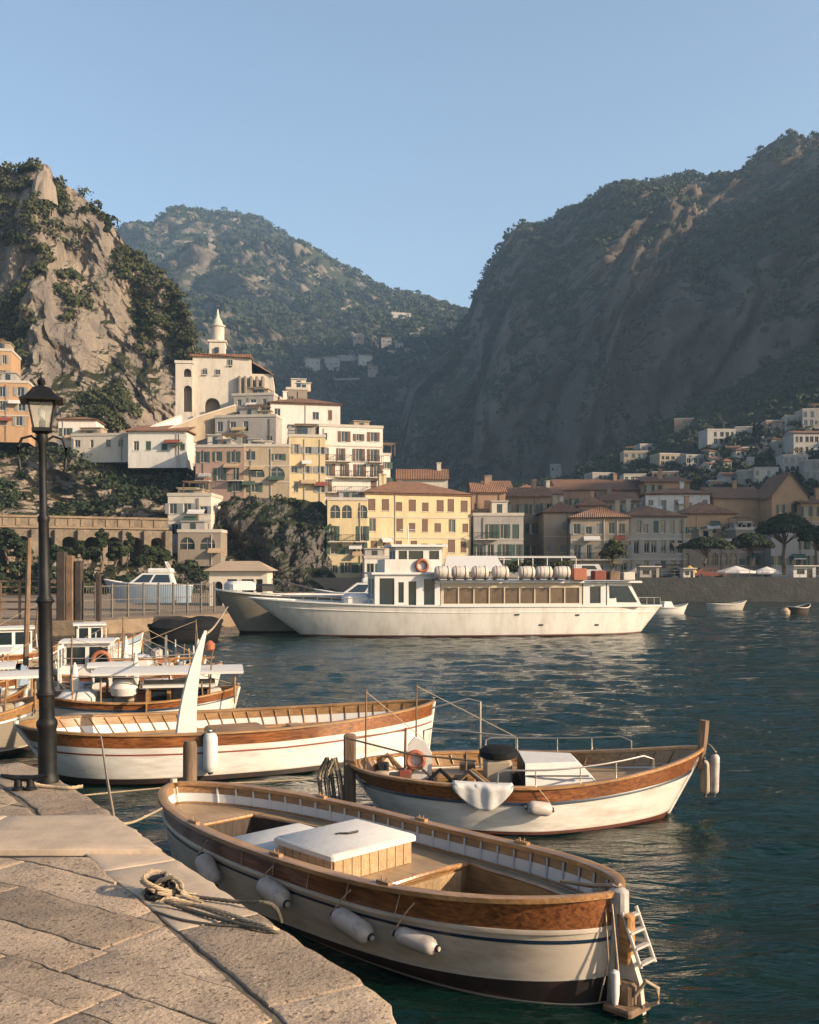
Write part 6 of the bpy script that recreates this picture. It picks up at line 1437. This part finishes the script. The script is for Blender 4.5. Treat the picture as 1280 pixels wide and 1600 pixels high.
# ---------------- motor yacht behind the ferry bow and boat on the quay
def yacht(label,px0,px1,D,zk,s=1.0,yaw=0,bluehull=False):
    x0,x1=X(px0,D),X(px1,D); hu=Hull(x0,D,x1,D+ (x1-x0)*math.tan(R(yaw)),(x1-x0)*.16,1.5,3.2,1.5*s,1.2*s,1.1*s,.75,.14,.02)
    t=thing('motor_yacht',label,'motorboat',(x0,D,zk),hu.ang); L=hu.L
    strip(hu,0 if zk>0 else -.3,1.0,6).build('hull',M['blue' if bluehull else 'white'],t,True); deck(hu,.97,.02,[],M['white'],t); band(hu,1,.03,.05,.06).build('gunwale',M['white'],t,True)
    w_=L*.12; z0=1.15*s
    b=MB(); b.add([(L*.28,-w_*.8,z0),(L*.8,-w_,z0),(L*.8,w_,z0),(L*.28,w_*.8,z0),(L*.45,-w_*.7,z0+.75*s),(L*.76,-w_*.85,z0+.75*s),(L*.76,w_*.85,z0+.75*s),(L*.45,w_*.7,z0+.75*s)],[(4,5,6,7),(0,1,5,4),(1,2,6,5),(2,3,7,6),(3,0,4,7)]); b.build('cabin',M['white'],t)
    g=MB()
    def lerp3(a,c,u): return tuple(a[i]+(c[i]-a[i])*u for i in range(3))
    A,B_,C_,D_=(L*.28,-w_*.8,z0),(L*.8,-w_,z0),(L*.76,-w_*.85,z0+.75*s),(L*.45,-w_*.7,z0+.75*s)
    def bil(u,v,o): a=lerp3(A,B_,u); c=lerp3(D_,C_,u); p=lerp3(a,c,v); return (p[0],p[1]-o,p[2])
    for u0,u1 in((.08,.45),(.50,.95)): g.add([bil(u0,.2,.012),bil(u1,.2,.012),bil(u1,.85,.012),bil(u0+.02,.85,.012)],[(0,1,2,3)])
    g.add([(L*.31,-w_*.7,z0+.15*s),(L*.43,-w_*.62,z0+.68*s),(L*.43,w_*.62,z0+.68*s),(L*.31,w_*.7,z0+.15*s)],[(0,1,2,3)]); 
    g.v=[(x-.012 if i>=8 else x,y,z) for i,(x,y,z) in enumerate(g.v)]
    g.build('windscreen',M['glass'],t)
    b=MB(); b.bbox(L*.5,L*.78,-w_*.7,w_*.7,z0+.78*s,z0+1.05*s,.1); b.build('flybridge',M['white'],t); b=MB(); b.tube([(L*.74,-w_*.6,z0+1.0*s),(L*.7,-w_*.5,z0+1.45*s),(L*.7,w_*.5,z0+1.45*s),(L*.74,w_*.6,z0+1.0*s)],.05,6); b.build('radar_arch',M['white'],t,True)
    return t
yacht('white motor yacht with a dark raked windscreen behind the ferry foredeck',490,640,76,1.1,1.15,4)
yacht('pale blue and white motorboat stored ashore behind the pier fence',162,300,82,1.6,1.25,3,True)
# ---------------- pier: fence, gate posts, kiosk, gangway
def fence():
    D0,D1=69.0,80.0; a=Vector((X(122,D0),D0,.95)); b=Vector((X(335,D1),D1,.95)); L=(b-a).length
    t=thing('pier_fence','grey metal railing fence running along the top of the stone pier','fence',a,math.atan2((b-a).y,(b-a).x)); n=9
    for i in range(n+1): q=MB(); x=L*i/n; q.box(x-.06,x+.06,-.06,.06,0,2.35); q.build('post',M['fencegrey'],t)
    for z in(.25,1.2,2.15): q=MB(); q.box(0,L,-.025,.025,z,z+.06); q.build('rail',M['fencegrey'],t)
    q=MB()
    for i in range(int(L/.22)): q.box(i*.22-.012,i*.22+.012,-.055,-.027,.1,2.25)
    o=q.build('picket',M['fencegrey'],t); o['kind']='stuff'
M['fencegrey']=mat('weathered_fence_metal',(.16,.14,.12),.6,.25,2)
fence()
def fence2():
    D=69; a=Vector((X(-30,D),D,.95)); t=thing('pier_railing','low dark railing on the pier left of the timber gate posts','fence',a); L=X(92,D)-a.x
    for i in range(5): q=MB(); x=L*i/4; q.box(x-.07,x+.07,-.07,.07,0,2.6); q.build('post',M['oldwood'],t)
    for z in(.6,1.1,1.6,2.1,2.5): q=MB(); q.box(0,L,-.03,.03,z,z+.12); q.build('rail',M['oldwood'],t)
fence2()
for i,(p0,p1,yt,m_,l) in enumerate(((90,104,862,'darkwood','tall dark gate post, broadest of the three on the pier'),(104,116,868,'oldwood','tall gate post coloured as sunlit in the middle of the three on the pier'),(118,129,876,'darkwood','slim dark gate post at the right of the three on the pier'))):  # shaded and sunlit looks of the posts put into their timber colours
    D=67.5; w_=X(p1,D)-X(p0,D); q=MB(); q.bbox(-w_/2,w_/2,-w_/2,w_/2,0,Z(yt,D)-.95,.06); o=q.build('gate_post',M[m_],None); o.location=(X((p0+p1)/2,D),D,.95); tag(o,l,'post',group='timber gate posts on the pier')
q=MB(); q.bbox(-.25,.25,-.25,.25,0,3.6,.05); o=q.build('lamp_mast',M['darkwood'],None); D=67; q=None; o.location=(X(154,D),D,.95); o.scale=(.6,.6,.85); tag(o,'single dark post standing in the railing right of the gate posts','post')
def kiosk():
    D=92; t=thing('kiosk','low cream kiosk with a sand coloured tiled roof behind the grey barge','kiosk',(X(372,D),D,.95)); W=X(420,D)-X(330,D); h=Z(892,D)-.95; n=4
    b=MB(); ops=[(.5,1.2,0,2.2,True),(1.6,2.5,1.2,2.4,False),(2.9,4.0,1.2,2.4,False),(4.2,4.8,1.2,2.4,False)]; wall_open(b,(-W/2,0,0),1,0,W,h,ops,0,-1,.2); b.box(-W/2+.01,W/2-.01,.25,4,0,h-.01); b.build('wall',M['plaster_cream_white'],t)
    g=MB(); g.add([(-W/2+.1,.21,0.02),(W/2-.1,.21,.02),(W/2-.1,.21,h-.1),(-W/2+.1,.21,h-.1)],[(0,1,2,3)]); g.build('window',M['glass'],t)
    r=MB(); e=.5; r.add([(-W/2-e,-e,h),(W/2+e,-e,h),(W/2+e,4+e,h),(-W/2-e,4+e,h),(-W/2+1,2,h+.9),(W/2-1,2,h+.9)],[(0,1,5,4),(1,2,5),(2,3,4,5),(3,0,4),(3,2,1,0)]); r.build('roof',M['canvastan'],t)
M['canvastan']=mat('sand_roof_sheet',(.45,.33,.22),.8,.12,1)
kiosk()
def gangway():
    t=thing('gangway','sloping metal gangway from the shore down to the ferry berth','gangway',(X(425,88),88,2.4)); b=MB(); x1=X(500,84)-X(425,88)
    b.box(0,.01,0,.01,0,.01)
    for y in(0,1.2):
        b.tube([(0,y,.0),(x1,y-2,-1.0)],.06,5); b.tube([(0,y,1.0),(x1,y-2,0)],.04,5)
        for k in range(9): u=k/8; b.tube([(x1*u,y-2*u,-1.0*u),(x1*u,y-2*u,1-1.0*u)],.025,4)
    b.build('handrail',M['fencegrey'],t); d_=MB(); d_.add([(0,0,.02),(x1,-2,-.98),(x1,-.8,-.98),(0,1.2,.02)],[(0,1,2,3)]); d_.build('walkway',M['pierstone'],t)
gangway()
def awning():
    D=128; t=thing('white_awning','large white awning tent on the quay directly behind the first life rafts','awning',(X(740,D),D,2.9)); W=X(772,D)-X(686,D); h0=Z(893,D)-2.9; h1=Z(868,D)-2.9
    r=MB(); r.add([(-W/2-.3,0,h0),(W/2+.6,0,h0),(W/2-.3,3,h1),(-W/2+.2,3,h1),(-W/2-.3,6,h0),(W/2+.6,6,h0)],[(0,1,2,3),(3,2,5,4),(0,3,4),(1,5,2)]); r.build('canopy',M['canvas'],t)
    for x in(-W/2,0,W/2):
        for y in(.1,5.9): q=MB(); q.tube([(x,y,0),(x,y,h0)],.06,6); q.build('pole',M['railsteel'],t)
awning()
def beam():
    D=132.5; t=thing('white_pergola','long white pergola beam on posts above the clipped hedge','pergola',(X(765,D),D,2.9)); L=X(900,D)-X(765,D); z=Z(870,D)-2.9
    q=MB(); q.box(0,L,-.1,.1,z-.15,z+.1); q.build('beam',M['white'],t)
    for k in range(7): q=MB(); q.tube([(L*k/6,0,0),(L*k/6,0,z-.15)],.07,6); q.build('post',M['white'],t)
beam()
# ---------------- right hand quay: parasol, stalls, vans, rail, small boats
def parasol(px,yt,w_,D,label,m='canvas'):
    t=thing('parasol',label,'parasol',(X(px,D),D,2.9)); h=Z(yt,D)-2.9; r=w_/F*D/2
    q=MB(); q.tube([(0,0,0),(0,0,h-.1)],.06,8); q.build('pole',M['oldwood'],t,True)
    q=MB(); n=8; vs=[(0,0,h)]+[(r*math.cos(6.283*k/n),r*.6*math.sin(6.283*k/n),h-.75) for k in range(n)]+[(r*math.cos(6.283*k/n),r*.6*math.sin(6.283*k/n),h-1.0) for k in range(n)]
    q.add(vs,[(0,1+k,1+(k+1)%n) for k in range(n)]+[(1+k,n+1+k,n+1+(k+1)%n,1+(k+1)%n) for k in range(n)]); q.build('canopy',M[m],t)
parasol(1150,884,62,135,'broad white parasol on the right quay, left of its twin'); parasol(1198,885,50,136,'smaller white parasol with a yellow lit valance on the right quay')
parasol(1078,883,22,136,'small yellow parasol beside the kiosk on the right quay','yellow')
def stall(px0,px1,yt,D,m,label,dark=True):
    W=X(px1,D)-X(px0,D); h=Z(yt,D)-2.9; t=thing('kiosk',label,'kiosk',(X((px0+px1)/2,D),D,2.9),0,'kiosks on the right quay')
    b=MB(); wall_open(b,(-W/2,0,0),1,0,W,h,[(W*.15,W*.5,h*.35,h*.8,False),(W*.6,W*.85,0.02,h*.8,False)],0,-1,.15); b.box(-W/2+.01,W/2-.01,.2,2,0,h-.01); b.build('wall',M[m],t)
    r=MB(); r.bbox(-W/2-.2,W/2+.2,-.5,2.2,h+.003,h+.15,.04); r.build('roof',M['trim'],t); g=MB(); g.add([(-W/2+.1,.17,.02),(W/2-.1,.17,.02),(W/2-.1,.17,h-.1),(-W/2+.1,.17,h-.1)],[(0,1,2,3)]); g.build('window',M['glass'],t)
stall(1240,1275,885,134,'white','white kiosk at the right edge of the quay'); stall(1068,1086,889,134,'plaster_cream_white','narrow cream kiosk under the yellow parasol'); stall(1000,1030,886,133.5,'plaster_pale_grey','grey kiosk just behind the aft end of the ferry')
def car(px,D,m,label,van=False):
    t=thing('parked_van' if van else 'parked_car',label,'van' if van else 'car',(X(px,D),D,2.9),0,'vehicles on the right quay'); l=4.2; hh=1.9 if van else 1.4
    if van: P=[(-2.1,.35),(2.1,.35),(2.1,.95),(1.6,1.15),(1.2,1.9),(-2.05,1.9)]
    else: P=[(-2.1,.3),(2.1,.3),(2.1,.75),(1.3,.9),(.7,1.4),(-1.2,1.4),(-1.8,.95),(-2.1,.9)]
    n=len(P); b=MB(); b.add([(x,-.85,z) for x,z in P]+[(x,.85,z) for x,z in P],[tuple(range(n)),tuple(range(2*n-1,n-1,-1))]+[(i,n+i,n+(i+1)%n,(i+1)%n) for i in range(n)]); b.build('body',M[m],t)
    g=MB(); z0,z1=(1.2,1.7) if van else (.95,1.32); g.add([(-1.1,-.856,z0),(1.0,-.856,z0),(.65,-.856,z1),(-1.0,-.856,z1)],[(0,1,2,3)]); g.build('side_window',M['glass'],t)
    for x in(-1.35,1.35):
        for y in(-.86,.66): q=MB(); q.lathe([(.32,0),(.32,.2)],14); q.v=[(a+x,c+y,b_+.32) for a,b_,c in q.v]; q.build('wheel',M['rubber'],t)
for a in((1028,136,'navy','dark blue car parked left of the yellow parasol',False),(1050,137.5,'black','black van parked directly behind the dark blue car',True),(1108,138,'redbrown','reddish car parked between the parasols',False),(1005,138,'fender','pale car parked behind the grey kiosk',False),(920,135,'white','white van parked left of the round green tree',True)): car(*a)
t=thing('quay_railing','thin pale railing along the top of the right harbour wall','railing',(24.2,130.7,3.1)); q=MB()
for k in range(60): q.box(k*1.6,k*1.6+.05,-.03,.03,0,.9)
q.box(0,96,-.02,.02,.9,.95); q.box(0,96,-.02,.02,.5,.54); q.build('rail',M['fencegrey'],t)
def dinghy(px0,px1,D,m,label,cabin=False,bm=.9):
    hu=Hull(X(px0,D),D,X(px1,D),D+.8,bm,2.4,1.5,.75,.65,1.0,.75,.03,.10); t=thing('dinghy',label,'boat',hu.A,hu.ang)
    strip(hu,-.2,1,4).build('hull',M[m],t,True); band(hu,1,.05,.08,.08).build('gunwale',M['trim'],t,True); deck(hu,.6,.03,[],M['inwood'],t)
    strip(hu,.6,1,1,off=-.05,inward=True).build('inner_side',M[m],t,True)
    q=MB(); q.box(hu.L*.35,hu.L*.42,-bm*.85,bm*.85,.55,.6); q.build('thwart',M['inwood'],t); q=MB(); q.box(hu.L*.6,hu.L*.66,-bm*.8,bm*.8,.58,.63); q.build('thwart',M['inwood'],t)
    if cabin: q=MB(); q.add([(hu.L*.35,-.5,.6),(hu.L*.62,-.5,.6),(hu.L*.55,-.4,1.2),(hu.L*.38,-.4,1.2),(hu.L*.35,.5,.6),(hu.L*.62,.5,.6),(hu.L*.55,.4,1.2),(hu.L*.38,.4,1.2)],[(0,1,2,3),(5,4,7,6),(1,5,6,2),(4,0,3,7),(3,2,6,7)]); q.build('console',M['white'],t)
dinghy(1012,1078,96,'white','sleek white speedboat just right of the ferry stern',True,1.1); dinghy(1104,1170,104,'fender','small grey open boat adrift before the dark harbour wall'); dinghy(1232,1270,96,'darkwood','dark little rowing boat at the right with a pale buoy beside it')
q=MB(); q.lathe([(.1,-.2),(.42,0),(.45,.35),(.2,.65)],12); o=q.build('buoy',M['canvastan'],None,True); o.location=(X(1224,96),95.5,0); tag(o,'pale sandy mooring buoy touching the dark rowing boat','buoy')

# =================================================================== HAZE
hz=MB(); hz.box(-2600,2600,-70,2700,-4,660)
hzo=tag(hz.build('haze',[]),kind='stuff'); hm=bpy.data.materials.new('haze'); hm.use_nodes=True; n=hm.node_tree; n.nodes.remove(n.nodes['Principled BSDF'])
pv=n.nodes.new('ShaderNodeVolumePrincipled'); pv.inputs['Color'].default_value=(.50,.74,1,1); pv.inputs['Density'].default_value=.0002; pv.inputs['Anisotropy'].default_value=.25
n.links.new(pv.outputs[0],n.nodes['Material Output'].inputs['Volume']); hzo.data.materials.append(hm)
